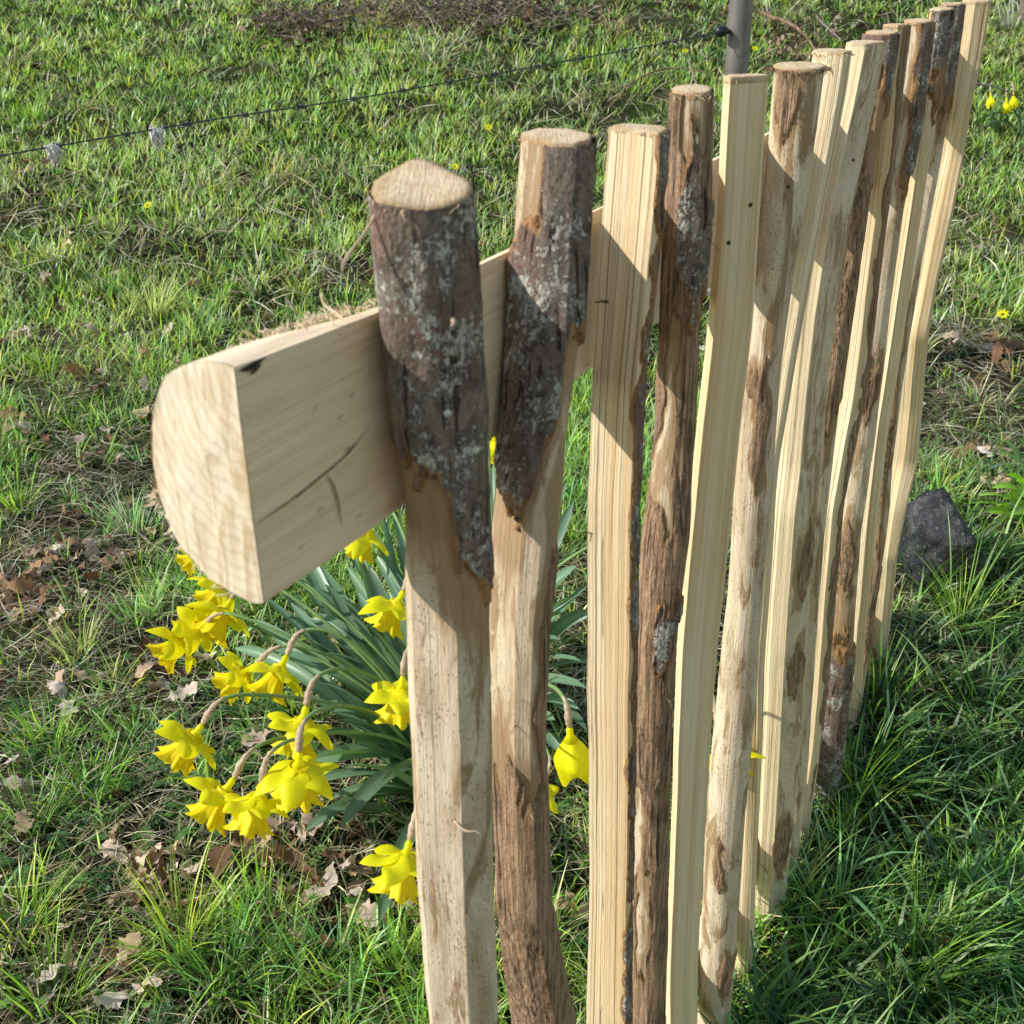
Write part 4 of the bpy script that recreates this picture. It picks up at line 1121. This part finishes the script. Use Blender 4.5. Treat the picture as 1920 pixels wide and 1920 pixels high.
def daffodil(uv, h, face, label, base=CL, size=1.0, back=.25, neck=None, openness=1.0, grp='daffodils flowering behind the fence'):
    """flower centre seen at uv, at height h; face = direction the trumpet points"""
    size = size * 1.22
    c = at(uv[0], uv[1], h) if len(uv) == 2 else np.array(uv)
    face = np.array(face, float); face /= np.linalg.norm(face)
    c = c - face * .010 * size
    b = base + np.array([random.uniform(-.03, .03), random.uniform(-.03, .03), 0]); b[2] = float(ground_h(b[0], b[1])) - .01
    root = root_at('daffodil', b, label, 'daffodil', grp)
    Fw, A, B = ortho(face); off = random.uniform(0, 1)
    L = .031 * size; lbl = []
    if openness < .5:
        V = []; nu, nv = 14, 36
        for i_ in range(nu):
            t = i_ / (nu - 1); r = .0135 * size * (math.sin(min(1, t * 1.25) * math.pi / 2) ** 1.1) * (1 - .28 * max(0, t - .62) / .38) + .003
            for j_ in range(nv):
                a_ = 6.2832 * j_ / nv; rf = r * (1 + .09 * math.sin(3 * a_ + off * 6) + .05 * math.sin(6 * a_) + .03 * math.sin(11 * a_ + 9 * t))
                V.append(c + (math.cos(a_) * A + math.sin(a_) * B) * rf + Fw * (-.004 + .036 * size * t + (.006 * size * max(0, t - .7) / .3) * math.sin(3 * a_ + 1)))
        o = mesh_obj('closed_petals', np.array(V), grid_faces(nu, nv), M['petal'], smooth=True); place(o, root)
    for q in range(6 if openness > .5 else 0):
        v, f = petal_mesh(Fw, A, B, off + q * math.pi / 3, L * random.uniform(.9, 1.08), L * .68, back * random.uniform(.5, 1.5) + (1.6 if openness < .5 else 0) * .9, random.uniform(-1, 1))
        o = mesh_obj('petal', v + c, f, M['petal'], smooth=True); place(o, root)
    if openness > .5:
        v, f = trumpet_mesh(Fw, A, B, .031 * size, .0075 * size, .0165 * size, random.uniform(0, 6))
        o = mesh_obj('trumpet', v + c, f, M['trumpet'], smooth=True); place(o, root)
    v, f = tube(np.array([c - Fw * .016, c - Fw * .011, c - Fw * .005, c + Fw * .003]), np.array([.0018, .0030, .0028, .0062]) * size, 10)
    o = mesh_obj('flower_tube', v, f, M['petal'], smooth=True); place(o, root)
    # neck bends up and back towards the clump
    p0 = c - Fw * .014; hor = b - c; hor[2] = 0; hd = hor / (np.linalg.norm(hor) + 1e-6)
    nk = p0 - Fw * .030 + np.array([0, 0, .006]); k2 = nk + hd * .030 + np.array([0, 0, -.002])
    crv = bez(p0, p0 - Fw * .018, nk + np.array([0, 0, .006]) - hd * .006, k2, 14)
    st = bez(k2, k2 + hd * .06 + np.array([0, 0, -.02]), b + np.array([0, 0, .6 * max(.05, k2[2] - b[2])]) - hd * .02, b, 26)
    spine = np.vstack([crv, st[1:]])
    rad = np.full(len(spine), .0017) * size
    o = mesh_obj('stem', *tube(spine, rad, 8), M['stem'], smooth=True); place(o, root)
    ns = 11; sr = np.interp(np.arange(ns), [0, 1.5, 3, 6, 8, 10], [.0010, .0032, .0033, .0025, .0021, .0014]) * size * (1 + .15 * np.sin(np.arange(ns) * 2.1))
    v, f = tube(crv[:ns] + np.array([0, 0, .0005]), sr, 9)
    v = v + .0007 * np.stack([fbm(v[:, 0] * 300, v[:, 1] * 300, v[:, 2] * 300, 101)] * 3, -1)
    o = mesh_obj('papery_sheath', v, f, M['spathe'], smooth=True); place(o, root)
    return root


DL = (-.80, -.25, -.5); DLd = (-.45, -.35, -.8); DN = (-.15, -.35, -.95); DR = (.45, -.3, -.75); LF = (-.95, -.1, -.25)
FL = [((330, 1212), .20, (-.75, -.45, -.45), 'lowest left of the daffodils crowded at the left edge, just under the rail end', 1.1),
      ((365, 1178), .225, (-.5, .3, -.4), 'daffodil half hidden between two blooms under the rail end', .9),
      ((412, 1160), .24, (-.35, -.5, -.45), 'daffodil with wide spread petals, right of the crowded pair under the rail end', 1.15),
      ((408, 1108), .25, (-.5, -.2, -.5), 'daffodil touching the lower edge of the sawn rail end', .95),
      ((365, 1045), .26, (-.7, -.2, -.5), 'daffodil peeping out left of the sawn rail end', .8),
      ((448, 1270), .205, (-.8, -.2, -.55), 'side on daffodil left of the ruffled bloom in the middle of the bunch', 1.0),
      ((518, 1268), .22, (-.35, -.5, -.55), 'ruffled full daffodil in the middle of the bunch', 1.1),
      ((562, 1370), .215, (-.25, -.35, -.8), 'daffodil with petals spread like wings, above the wide open bell', 1.15),
      ((352, 1395), .19, (-.6, -.35, -.7), 'lone daffodil far left on a long sideways stem', 1.1),
      ((560, 1455), .205, (-.1, -.15, -1), 'bell shaped daffodil hanging straight down from a bent neck', 1.2),
      ((412, 1500), .175, (-.5, -.4, -.65), 'left of the two lowest daffodils of the left bunch', 1.1),
      ((478, 1515), .18, (-.25, -.4, -.85), 'right of the two lowest daffodils of the left bunch', 1.05),
      ((738, 1145), .25, (-.45, -.35, -.8), 'daffodil beside the nearest pale, highest of those along its left edge', 1.1),
      ((750, 1310), .225, (-.15, -.2, -.9), 'daffodil half hidden by the nearest pale, middle of those along its left edge', 1.1),
      ((755, 1625), .16, (-.25, -.35, -.8), 'lowest daffodil, beside the foot of the nearest pale', 1.15),
      ((682, 1008), .27, (-.45, -.2, -.85), 'daffodil hanging just below the flat side of the rail', 1.1),
      ((930, 840), .30, (.2, -.1, -.9), 'daffodil glimpsed between the two nearest pales', .9),
      ((1196, 1088), .24, (.3, -.1, -.9), 'daffodil glimpsed between the cracked split pale and the stringy barked one', 1.1),
      ((1072, 1405), .17, (.1, -.1, -1), 'closed drooping daffodil bud right of the second pale', 1.25),
      ((1008, 1488), .15, (-.3, .2, -.9), 'sliver of a daffodil tucked behind the second pale', .7),
      (tuple(F(.850, .006, -.700 + Z0)), 0, (.25, -.35, -.85), 'daffodil split in two by the round peeled pale in front', .82)]
for i, (uv, h, fc, lb, sz) in enumerate(FL):
    bs = CL if len(uv) == 3 or uv[0] < 900 else CL2
    if len(uv) == 3: bs = np.array(at(1400, 1640, .0)) + np.array([-.05, .03, 0])
    daffodil(uv, h, fc, lb if 'daffodil' in lb else lb, base=bs, size=sz, openness=.2 if 'bud' in lb else 1, back=.25 if i % 3 else .45)


def strap_leaf(b, tip, w, bow, mat='strap', c=(.055, .115, .055)):
    b = np.array(b, float); tip = np.array(tip, float); d = tip - b
    n = 14; P = bez(b, b + d * .3 + np.array([0, 0, bow]), b + d * .68 + np.array([0, 0, bow * .9]), tip, n)
    g = ground_h(P[:, 0], P[:, 1]) + .004; P[:, 2] = np.maximum(P[:, 2], g)
    T = np.gradient(P, axis=0); T /= np.linalg.norm(T, axis=1)[:, None]
    up = np.array([random.uniform(-.5, .5), random.uniform(-.5, .5), 1.0]); S_ = np.cross(T, up); S_ /= np.linalg.norm(S_, axis=1)[:, None]; N_ = np.cross(S_, T)
    t = np.linspace(0, 1, n); ww = w * np.clip(.75 + .5 * t, 0, 1.05) * np.sqrt(np.clip(1 - t ** 7, 0.004, 1)); tw = random.uniform(-.9, .9) * t ** 1.5
    V = []
    for i in range(n):
        s_ = S_[i] * math.cos(tw[i]) + N_[i] * math.sin(tw[i]); nn_ = -S_[i] * math.sin(tw[i]) + N_[i] * math.cos(tw[i])
        for q, hh in ((-1, .16), (-.5, .03), (0, 0), (.5, .03), (1, .16)): V.append(P[i] + s_ * ww[i] * .5 * q + nn_ * ww[i] * hh)
    f = [[i * 5 + j, (i + 1) * 5 + j, (i + 1) * 5 + j + 1, i * 5 + j + 1] for i in range(n - 1) for j in range(4)]
    cc = np.array(c) * random.uniform(.75, 1.3); cols = np.repeat((cc * (1 - .15 * (t[:, None] < .1)))[:, None], 5, 1).reshape(-1, 3)
    cols[2::5] *= 1.25
    return np.array(V), f, cols


def foliage(name, base, tips, label, w=.013, c=(.055, .115, .055), bow=.03, cat_='leaves', spread=.03):
    root = root_at(name, base, label, cat_)
    for tp in tips:
        b = base + np.array([random.gauss(0, spread), random.gauss(0, spread), 0]); b[2] = float(ground_h(b[0], b[1])) - .005
        v, f, cols = strap_leaf(b, tp, w * random.uniform(.75, 1.15), bow * random.uniform(.4, 1.6), c=c)
        o = mesh_obj('leaf', v, f, M['strap'], cols=cols, smooth=True); place(o, root)
    return root


tips = []
spec = [(560, 1010, .22), (600, 1060, .20), (520, 1100, .19), (470, 1160, .15), (545, 1130, .19), (500, 1215, .14), (440, 1215, .10), (620, 985, .24), (650, 1060, .22), (690, 985, .25), (715, 960, .26), (735, 955, .27), (745, 1000, .25),
        (560, 1190, .18), (600, 1150, .19), (480, 1110, .16), (620, 1230, .18), (640, 1180, .2), (580, 1250, .16), (530, 1290, .13), (600, 1330, .14), (630, 1350, .15), (560, 1480, .07), (520, 1500, .05), (570, 1560, .03),
        (590, 1530, .05), (600, 1420, .1), (640, 1440, .12), (650, 1300, .17), (680, 1250, .2), (700, 1180, .22), (715, 1465, .13), (700, 1120, .23), (670, 1110, .22), (725, 1060, .24), (620, 1500, .06), (660, 1390, .14), (600, 1280, .16),
        (560, 1085, .2), (590, 1110, .2), (500, 1180, .14), (640, 1020, .23), (670, 1040, .23), (545, 1040, .2), (690, 1060, .24), (700, 1330, .16), (690, 1400, .14), (720, 1280, .2), (650, 1260, .18), (610, 1200, .19), (710, 1730, .02), (660, 1160, .21), (600, 1370, .12), (560, 1440, .08), (540, 1060, .19),
        (580, 1160, .18), (730, 1110, .23), (640, 1120, .21), (720, 1220, .21), (590, 1225, .17), (670, 1200, .2), (700, 1035, .25), (660, 1340, .15), (610, 1095, .21), (640, 1550, .04)]
for u, v, h in spec: tips.append(at(u, v, h))
foliage('daffodil_leaves', CL, tips, 'big fan of grey green daffodil leaves left of the nearest pale', .0185, (.15, .245, .14), .05)
tips = [at(u, v, h) for u, v, h in [(1075, 940, .27), (1095, 1010, .25), (1080, 1060, .24), (1100, 1100, .22), (1095, 1180, .2), (1060, 1080, .24), (1090, 1240, .18), (1100, 1290, .15), (1060, 1150, .22), (1085, 1330, .13), (1050, 1200, .2), (1065, 900, .28), (1040, 1010, .26),
        (925, 870, .3), (935, 900, .28), (1050, 1270, .18), (1100, 1440, .06), (1080, 1470, .05), (1070, 1120, .23), (1040, 1350, .12), (1110, 1150, .2), (1140, 1250, .15), (1100, 1370, .1), (1060, 1420, .08)]]
foliage('daffodil_leaves', CL2, tips, 'narrower fan of daffodil leaves seen between the second pale and the cracked split one', .018, (.16, .26, .15), .05)
tips = [at(u, v, .12 + random.uniform(-.03, .05)) for u, v in [(1340, 1350), (1325, 1290), (1350, 1400), (1420, 1480), (1400, 1380), (1310, 1420), (1450, 1450)]]
foliage('daffodil_leaves', np.array(at(1400, 1640, .0)) + np.array([-.05, .03, 0]), tips, 'few daffodil leaves hidden behind the round peeled pale', .012, (.15, .25, .14))
# fresh lime leaves at the right edge, and the grey green ones above them
b = at(1935, 985, .03); tips = [at(u, v, h) for u, v, h in [(1835, 930, .11), (1850, 960, .10), (1880, 935, .13), (1885, 890, .15), (1905, 900, .15), (1828, 945, .10), (1915, 930, .14), (1900, 965, .11), (1860, 915, .13), (1925, 880, .15), (1872, 950, .12), (1895, 920, .14)]]
foliage('young_plant', b, tips, 'bright lime green young leaves at the right edge above the dark stone', .016, (.34, .56, .06), .03, 'plant', .02)
b = at(1945, 905, .03); tips = [at(u, v, h) for u, v, h in [(1865, 850, .14), (1885, 825, .16), (1900, 860, .14), (1855, 880, .11), (1910, 820, .16), (1880, 870, .12)]]
foliage('young_plant', b, tips, 'grey green spiky leaves at the right edge above the lime green plant', .012, (.20, .32, .18), .02, 'plant', .02)

# distant daffodils, upper right
b = gpt(1880, 262)
dist = b[1]; print('far clump', b)
pt = []
for u, v in [(1845, 205), (1855, 195), (1865, 215), (1875, 200), (1885, 215), (1895, 205), (1905, 215), (1912, 225), (1850, 230), (1868, 190), (1880, 230), (1900, 235), (1858, 212), (1890, 192), (1908, 200), (1915, 240)]:
    pt.append(at_d(u, v, dist - .05))
foliage('daffodil_leaves', b, pt, 'small distant tuft of daffodil leaves at the upper right', .013, (.07, .13, .07), .03, spread=.06)
for k, (u, v, lb) in enumerate([(1858, 188, 'leftmost of the three small distant daffodils'), (1888, 197, 'middle and lowest of the three small distant daffodils'), (1901, 188, 'rightmost of the three small distant daffodils')]):
    p = at_d(u, v, dist - .03); daffodil(tuple(p), 0, (.1, -.3, -.9), lb, base=b, size=.85, openness=.2, grp='distant daffodils at the upper right')


# ------------------------------------------------------------------ celandines
def celandine(u, v, label):
    p = gpt(u, v, .045)
    root = root_at('celandine', p - np.array([0, 0, .045]), label, 'flower', 'tiny yellow celandines in the turf'); sz = .016
    Fw, A, B = ortho((random.uniform(-.3, .1), -.5, .8)); mb = MB()
    for q in range(8):
        vv, ff = petal_mesh(Fw, A, B, q * math.pi / 4, sz * .8, sz * .42, .1, random.uniform(-1, 1)); vv = vv; mb.add(vv * 1.0 + p, ff)
    o = mb.build('petals', M['petal']); place(o, root)
    o = mesh_obj('stem', *tube(np.array([p, p - np.array([.003, 0, .02]), p - np.array([0, 0, .046])]), .0012, 5), M['stem'], smooth=True); place(o, root)


for u, v, lb in [(1880, 592, 'tiny yellow flower right of the fence, in the dead leaves'), (853, 314, 'tiny yellow flower above the domed top of the nearest pale'), (278, 385, 'tiny yellow flower left, below the barbed wire'), (1284, 96, 'tiny yellow flower left of the metal post'), (1416, 92, 'tiny yellow flower right of the metal post'), (916, 240, 'tiny yellow flower left of the second pale top')]:
    celandine(u, v, lb)

# ------------------------------------------------------------------ wire fence beyond
M['post'] = mat_plain('grey_metal', (.20, .18, .17), .5, .5, 30, .25, .0004, metal=.35)
M['wire'] = mat_plain('weathered_wire', (.12, .125, .13), .55, .5, 300, .5, 0, metal=.5)
M['black'] = mat_plain('black_plastic', (.012, .012, .014), .4, .5)
M['wool'] = mat_plain('sheep_wool', (.95, .92, .86), .95, .1, 300, .25, .001, .2)
dp = 2.62
pb = at_d(1385, 700, dp); pt_ = at_d(1387, -40, dp); px, py = at_d(1386, 60, dp)[:2]
gzp = float(ground_h(px, py))
wf = root_at('barbed_wire_fence', (px, py, gzp), 'single barbed wire strung from a round grey metal post across the meadow', 'wire fence')
Pp = np.array([[px, py, gzp - .2], [px, py, gzp + .3], [px, py, 1.22], [px, py, 1.235]]); r_ = .0245
o = mesh_obj('post', *tube(Pp, np.array([r_, r_, r_, r_ * .8]), 28), M['post'], smooth=True); place(o, wf)
W0 = at_d(1352, 61, dp - .02); W1 = at_d(0, 292, 1.62); W2 = at_d(-900, 500, 1.05)
ctl = np.array([W0, at_d(988, 128, 2.32), at_d(692, 181, 2.08), at_d(400, 224, 1.87), W1, W2])
t = np.linspace(0, 5, 420); C_ = np.stack([np.interp(t, range(6), ctl[:, i]) for i in range(3)], -1)
for _ in range(60): C_[1:-1] = (C_[:-2] + 2 * C_[1:-1] + C_[2:]) / 4
seg = np.concatenate([[0], np.cumsum(np.linalg.norm(np.diff(C_, axis=0), axis=1))]); Ltot = seg[-1]
NW = 1100; tt = np.linspace(0, Ltot, NW); C_ = np.stack([np.interp(tt, seg, C_[:, i]) for i in range(3)], -1)
T_, A_, B_ = frames(C_); ph = tt / .028 * 2 * np.pi; mb = MB()
for s_ in (0, math.pi):
    mb.add(*tube(C_ + .0007 * (np.cos(ph + s_)[:, None] * A_ + np.sin(ph + s_)[:, None] * B_), .0008, 6))
o = mb.build('wire_strand', M['wire']); place(o, wf)
q = .05
while q < Ltot:
    i = int(q / Ltot * (NW - 1)); p = C_[i]; T1_, a_, b_ = T_[i], A_[i], B_[i]; mb = MB()
    th = np.linspace(0, 4 * np.pi, 26); coil = p + T1_ * ((th / (4 * np.pi) - .5) * .009)[:, None] + .0032 * (np.cos(th)[:, None] * a_ + np.sin(th)[:, None] * b_)
    coil = np.vstack([coil[0] + a_ * .004 + b_ * .013, coil, coil[-1] - a_ * .004 - b_ * .013])
    mb.add(*tube(coil, .0009, 5))
    coil = p + T1_ * ((th / (4 * np.pi) - .5) * .009)[:, None] + .0032 * (np.cos(th + 2)[:, None] * a_ + np.sin(th + 2)[:, None] * b_)
    coil = np.vstack([coil[0] - a_ * .013 + b_ * .003, coil, coil[-1] + a_ * .013 + b_ * .002]); mb.add(*tube(coil, .0009, 5))
    o = mb.build('barb', M['wire']); place(o, wf, p); q += .105
mb = MB(); mb.add(*tube(np.array([W0 + [-.012, 0, -.002], W0 + [-.006, 0, .001], W0 + [.006, 0, .003], W0 + [.016, .01, .002]]), np.array([.006, .012, .011, .005]), 10)); mb.add(*tube(np.array([W0 + [.008, .0, .004], W0 + [.02, .012, 0], np.array([px, py, W0[2]])]), .004, 6))
o = mb.build('insulator', M['black']); place(o, wf)


def wool(u, v, u2, v2, label):
    i = int(np.argmin(np.abs(960 + FPX * ((C_ - [0, 0, Z0]) @ CAMR)[:, 0] / ((C_ - [0, 0, Z0]) @ CAMR)[:, 1] - u))); p = C_[i]
    d = p[1]; e = at_d(u2, v2, d); mb = MB()
    for _ in range(90):
        a = p + np.array([random.gauss(0, .004), random.gauss(0, .004), random.gauss(0, .003)]); k = random.uniform(.5, 1.1)
        b2 = p + (e - p) * k + np.array([random.gauss(0, .004), random.gauss(0, .004), random.gauss(0, .004)])
        m_ = (a + b2) / 2 + np.array([random.gauss(0, .0035), random.gauss(0, .0035), random.gauss(0, .003)])
        mb.add(*tube(bez(a, m_, m_ + np.array([random.gauss(0, .003)] * 3), b2, 6), np.array([.0004, .0011, .0012, .001, .0007, .0002]), 4))
    o = mb.build('wool_tuft', M['wool']); place(o, None, p); tag(o, label, 'wool', 'wool tufts caught on the wire')


wool(98, 273, 108, 306, 'larger white tuft of wool caught on the wire near the left edge')
wool(292, 245, 297, 278, 'smaller white tuft of wool caught on the wire, right of the larger one')

# ------------------------------------------------------------------ dark stone
def stone():
    c = gpt(1748, 1085); c[2] += .045
    import bmesh
    bm = bmesh.new(); bmesh.ops.create_icosphere(bm, subdivisions=5, radius=1)
    V = np.array([v.co[:] for v in bm.verts])
    dirs = np.random.default_rng(5).normal(size=(15, 3)); dirs /= np.linalg.norm(dirs, axis=1)[:, None]; dd = .55 + .3 * np.random.default_rng(6).random(15)
    r = np.ones(len(V))
    for k in range(15):
        q = V @ dirs[k]; r = np.where(q > 1e-3, np.minimum(r, dd[k] / np.maximum(q, 1e-3)), r)
    r = np.minimum(r, .60 / np.maximum(np.abs(V[:, 0] * .8 + V[:, 2] * .6), .3))
    V = V * r[:, None] * (1 + .10 * fbm(V[:, 0] * 3, V[:, 1] * 3, V[:, 2] * 3, 111)[:, None] + .05 * fbm(V[:, 0] * 12, V[:, 1] * 14, V[:, 2] * 14, 112)[:, None])
    V = V * np.array([.096, .080, .112]); f = [[v.index for v in q.verts] for q in bm.faces]; bm.free()
    w = NT('slate_stone'); oc, _ = w.obj(); n1 = w.noise(w.map(oc, (32, 32, 32)), 1, 6, .68, .5); n2 = w.noise(w.map(oc, (190, 190, 190)), 1, 4)
    col = w.ramp(n1, [(.35, (.008, .008, .010)), (.55, (.026, .026, .029)), (.70, (.10, .10, .10))]); col = w.mix(w.math('MULTIPLY', w.step(n2, .58, .70), .6), col, (.24, .22, .17))
    m = w.bsdf(col, .6, w.bump(w.math('ADD', n1, w.math('MULTIPLY', n2, .4)), .9, .004), .4)
    o = mesh_obj('stone', V + c, f, m, smooth=True); place(o, None, c - [0, 0, .05]); tag(o, 'dark slate grey stone lying on the ground behind the last pale', 'stone')


stone()

# ------------------------------------------------------------------ twigs, brush, stump
M['twig'] = mat_plain('grey_twig', (.30, .25, .20), .8, .2, 90, .5, .0006)
M['bramble'] = mat_plain('bramble_stem', (.30, .20, .12), .75, .2, 90, .5, .0006)
M['darkbrush'] = mat_plain('dead_brush', (.24, .19, .15), .85, .15, 40, .5, .001)


def stick(pts, r, label, mat='twig', lift=.012, cat_='twig', name='twig', d=None):
    P = []
    for q in pts:
        if d is None:
            p = gpt(q[0], q[1], lift)
        else: p = at_d(q[0], q[1], d if len(q) < 3 else q[2])
        P.append(p)
    P = np.array(P); t = np.linspace(0, len(P) - 1, len(P) * 7); P = np.stack([np.interp(t, range(len(P)), P[:, i]) for i in range(3)], -1)
    for _ in range(3): P[1:-1] = (P[:-2] + 2 * P[1:-1] + P[2:]) / 4
    P = P + .003 * r / .003 * np.stack([fbm(t * 2, t * 0, k, 121) for k in range(3)], -1)
    v, f = tube(P, np.linspace(r, r * .45, len(P)) * (1 + .2 * fbm(t * 5, t * 0, 1, 122)), 8)
    o = mesh_obj(name, v, f, M[mat], smooth=True); place(o, None, P[0]); tag(o, label, cat_, 'loose twigs and stems')


stick([(215, 975), (250, 990), (285, 1020), (335, 1052)], .0035, 'grey forked twig lying left of the rail end, its thick piece')
stick([(210, 1020), (240, 1010), (270, 1012)], .0022, 'thin grey twig just below the thicker one left of the rail end')
stick([(60, 1165), (62, 1130), (95, 1000)], .0015, 'thin dry stalk near the left edge below the rail end height')
stick([(1425, 22, 3.4), (1470, 38, 3.35), (1505, 60, 3.3), (1530, 92, 3.25), (1545, 130, 3.2)], .006, 'arching reddish bramble stem behind the middle pale tops', 'bramble', d=3.3, name='bramble_stem', cat_='stem')
stick([(1530, 30, 3.2), (1555, 55, 3.15), (1580, 78, 3.1)], .0035, 'short straight dry stem leaning right behind the middle pale tops', 'twig', d=3.3, name='dry_stem', cat_='stem')
stick([(1290, 112, 3.3), (1298, 135, 3.28), (1310, 165, 3.2)], .0035, 'pale dry stalk standing just left of the metal post', 'twig', d=3.3, name='dry_stem', cat_='stem')
stick([(1170, 165), (1210, 140), (1260, 128), (1330, 135)], .005, 'low brown bramble runner crossing the turf left of the metal post', 'bramble', .06, name='bramble_stem', cat_='stem')
stick([(1826, 155, 2.9), (1860, 160, 2.9), (1895, 175, 2.9), (1935, 200, 2.9)], .0025, 'thin pale arching stem above the distant daffodils', 'twig', d=2.9, name='dry_stem', cat_='stem')
stick([(345, 152), (325, 190), (308, 235)], .0022, 'dry grass stalk crossing the wire near the smaller wool tuft', 'twig', .05, name='dry_stem', cat_='stem')
stick([(455, 245), (430, 330), (410, 440)], .0018, 'long pale dry stalk leaning below the wire', 'twig', .03, name='dry_stem', cat_='stem')
stick([(535, 558, .95), (552, 580, .94), (560, 600, .93)], .0012, 'pale curled stem sticking up behind the rail', 'twig', d=.95, name='dry_stem', cat_='stem')


def brush():
    mb = MB()
    def gp(u, v, l):
        return gpt(u, v, l)
    for k in range(520):
        u = random.choice([random.gauss(560, 45), random.gauss(760, 90), random.gauss(950, 80), random.gauss(880, 120)]); v = random.gauss(20, 16) if u > 640 else random.gauss(38, 14)
        l = random.uniform(0, .10); p = gp(u, max(v, 2), l); L = random.uniform(.03, .18); a = random.uniform(0, 6.28)
        d = np.array([math.cos(a), math.sin(a), random.gauss(.15, .35)]); q = p + d * L
        m_ = (p + q) / 2 + rng.normal(size=3) * L * .12
        mb.add(*tube(np.array([p, m_, q]), np.array([.004, .003, .0015]) * random.uniform(.4, 1.1), 4, False))
    o = mb.build('brush_pile', M['darkbrush']); stuff(o, 'dark heap of dead twigs and cuttings at the top of the meadow', 'brush')
    # crumpled dead leaves in it
    V = []; Fc = []; C = []; nb = 0
    for k in range(1700):
        u = random.choice([random.gauss(560, 50), random.gauss(760, 100), random.gauss(950, 90), random.gauss(1500, 50)]); v = random.gauss(20, 18) if u > 640 else random.gauss(42, 18)
        if u > 1300: v = random.gauss(75, 30)
        p = gp(u, max(v, 2), random.uniform(0, .06)); L = random.uniform(.012, .04); B_ = rng.normal(size=(2, 3)); B_ /= np.linalg.norm(B_, axis=1)[:, None]
        V.append(np.array([p, p + B_[0] * L, p + (B_[0] + B_[1]) * L * .7, p + B_[1] * L * .7])); Fc.append((nb, nb + 1, nb + 2, nb + 3)); nb += 4
        C.append(np.repeat((np.array(random.choice([(.16, .10, .06), (.09, .06, .045), (.30, .21, .15), (.05, .035, .03), (.38, .28, .2)])))[None], 4, 0))
    o = mesh_obj('dead_leaf_drift', np.vstack(V), np.array(Fc), M['leafdry'], cols=np.vstack(C)); stuff(o, 'drift of crumpled brown leaves in and around the brush heap', 'fallen leaves')


brush()
# mossy old stump top right
b = gpt(1912, 48); g = float(ground_h(b[0], b[1]))
root = root_at('old_stake', (b[0], b[1], g), 'dark rotten wooden stake at the top right corner', 'stake')
Pz = np.linspace(g - .1, g + .8, 26); Pc = np.stack([b[0] + .008 * np.sin(Pz * 9) + .02, b[1] + 0 * Pz, Pz], -1)
v, f = tube(Pc, .03 + .004 * fbm(Pz * 14, Pz * 0, 0, 131), 16); v = v + .003 * np.stack([fbm(v[:, 0] * 60, v[:, 1] * 60, v[:, 2] * 12, 132 + k) for k in range(3)], -1)
o = mesh_obj('wood', v, f, M['darkbrush'], smooth=True); place(o, root)

# ------------------------------------------------------------------ light, sky, camera
SUN_AZ = 259.5; SUN_EL = 36.0       # degrees clockwise from +Y, above the horizon
a = math.radians(SUN_AZ); e = math.radians(SUN_EL)
sd_ = Vector((math.sin(a) * math.cos(e), math.cos(a) * math.cos(e), math.sin(e)))
sl = bpy.data.lights.new('sun', 'SUN'); sl.energy = 5.0; sl.angle = math.radians(.53); sl.color = (1.0, .965, .91)
so_ = bpy.data.objects.new('sun', sl); COL.objects.link(so_); so_.rotation_euler = sd_.to_track_quat('Z', 'Y').to_euler(); so_.location = (-3, -1, 4)
wd = bpy.data.worlds.new('World'); scene.world = wd; wd.use_nodes = True; nt = wd.node_tree; nt.nodes.clear()
sk = nt.nodes.new('ShaderNodeTexSky'); sk.sky_type = 'NISHITA'; sk.sun_disc = False; sk.sun_elevation = e; sk.sun_rotation = a; sk.air_density = 1.6; sk.dust_density = 0.0; sk.ozone_density = .3
bg = nt.nodes.new('ShaderNodeBackground'); bg.inputs['Strength'].default_value = .15; ow = nt.nodes.new('ShaderNodeOutputWorld')
nt.links.new(sk.outputs[0], bg.inputs[0]); nt.links.new(bg.outputs[0], ow.inputs[0])

cam = bpy.data.cameras.new('camera'); co = bpy.data.objects.new('camera', cam); COL.objects.link(co)
mw = Matrix.Identity(4)
for i in range(3):
    mw[i][0] = CAMR[i][0]; mw[i][1] = CAMR[i][2]; mw[i][2] = -CAMR[i][1]
mw[2][3] = Z0
co.matrix_world = mw
cam.sensor_width = 36; cam.sensor_fit = 'HORIZONTAL'; cam.lens = 36 * FPX / 1920; cam.clip_start = .01; cam.clip_end = 500
cam.dof.use_dof = True; cam.dof.focus_distance = 1.15; cam.dof.aperture_fstop = cam.lens / 1000 / .0016
scene.camera = co
scene.view_settings.view_transform = 'Standard'; scene.view_settings.look = 'None'; scene.view_settings.exposure = 0; scene.view_settings.gamma = 1
scene.render.engine = 'CYCLES'
scene.cycles.use_denoising = True
scene.cycles.max_bounces = 6; scene.cycles.diffuse_bounces = 3; scene.cycles.glossy_bounces = 2; scene.cycles.transmission_bounces = 3
scene.render.resolution_x = 1024; scene.render.resolution_y = 1024
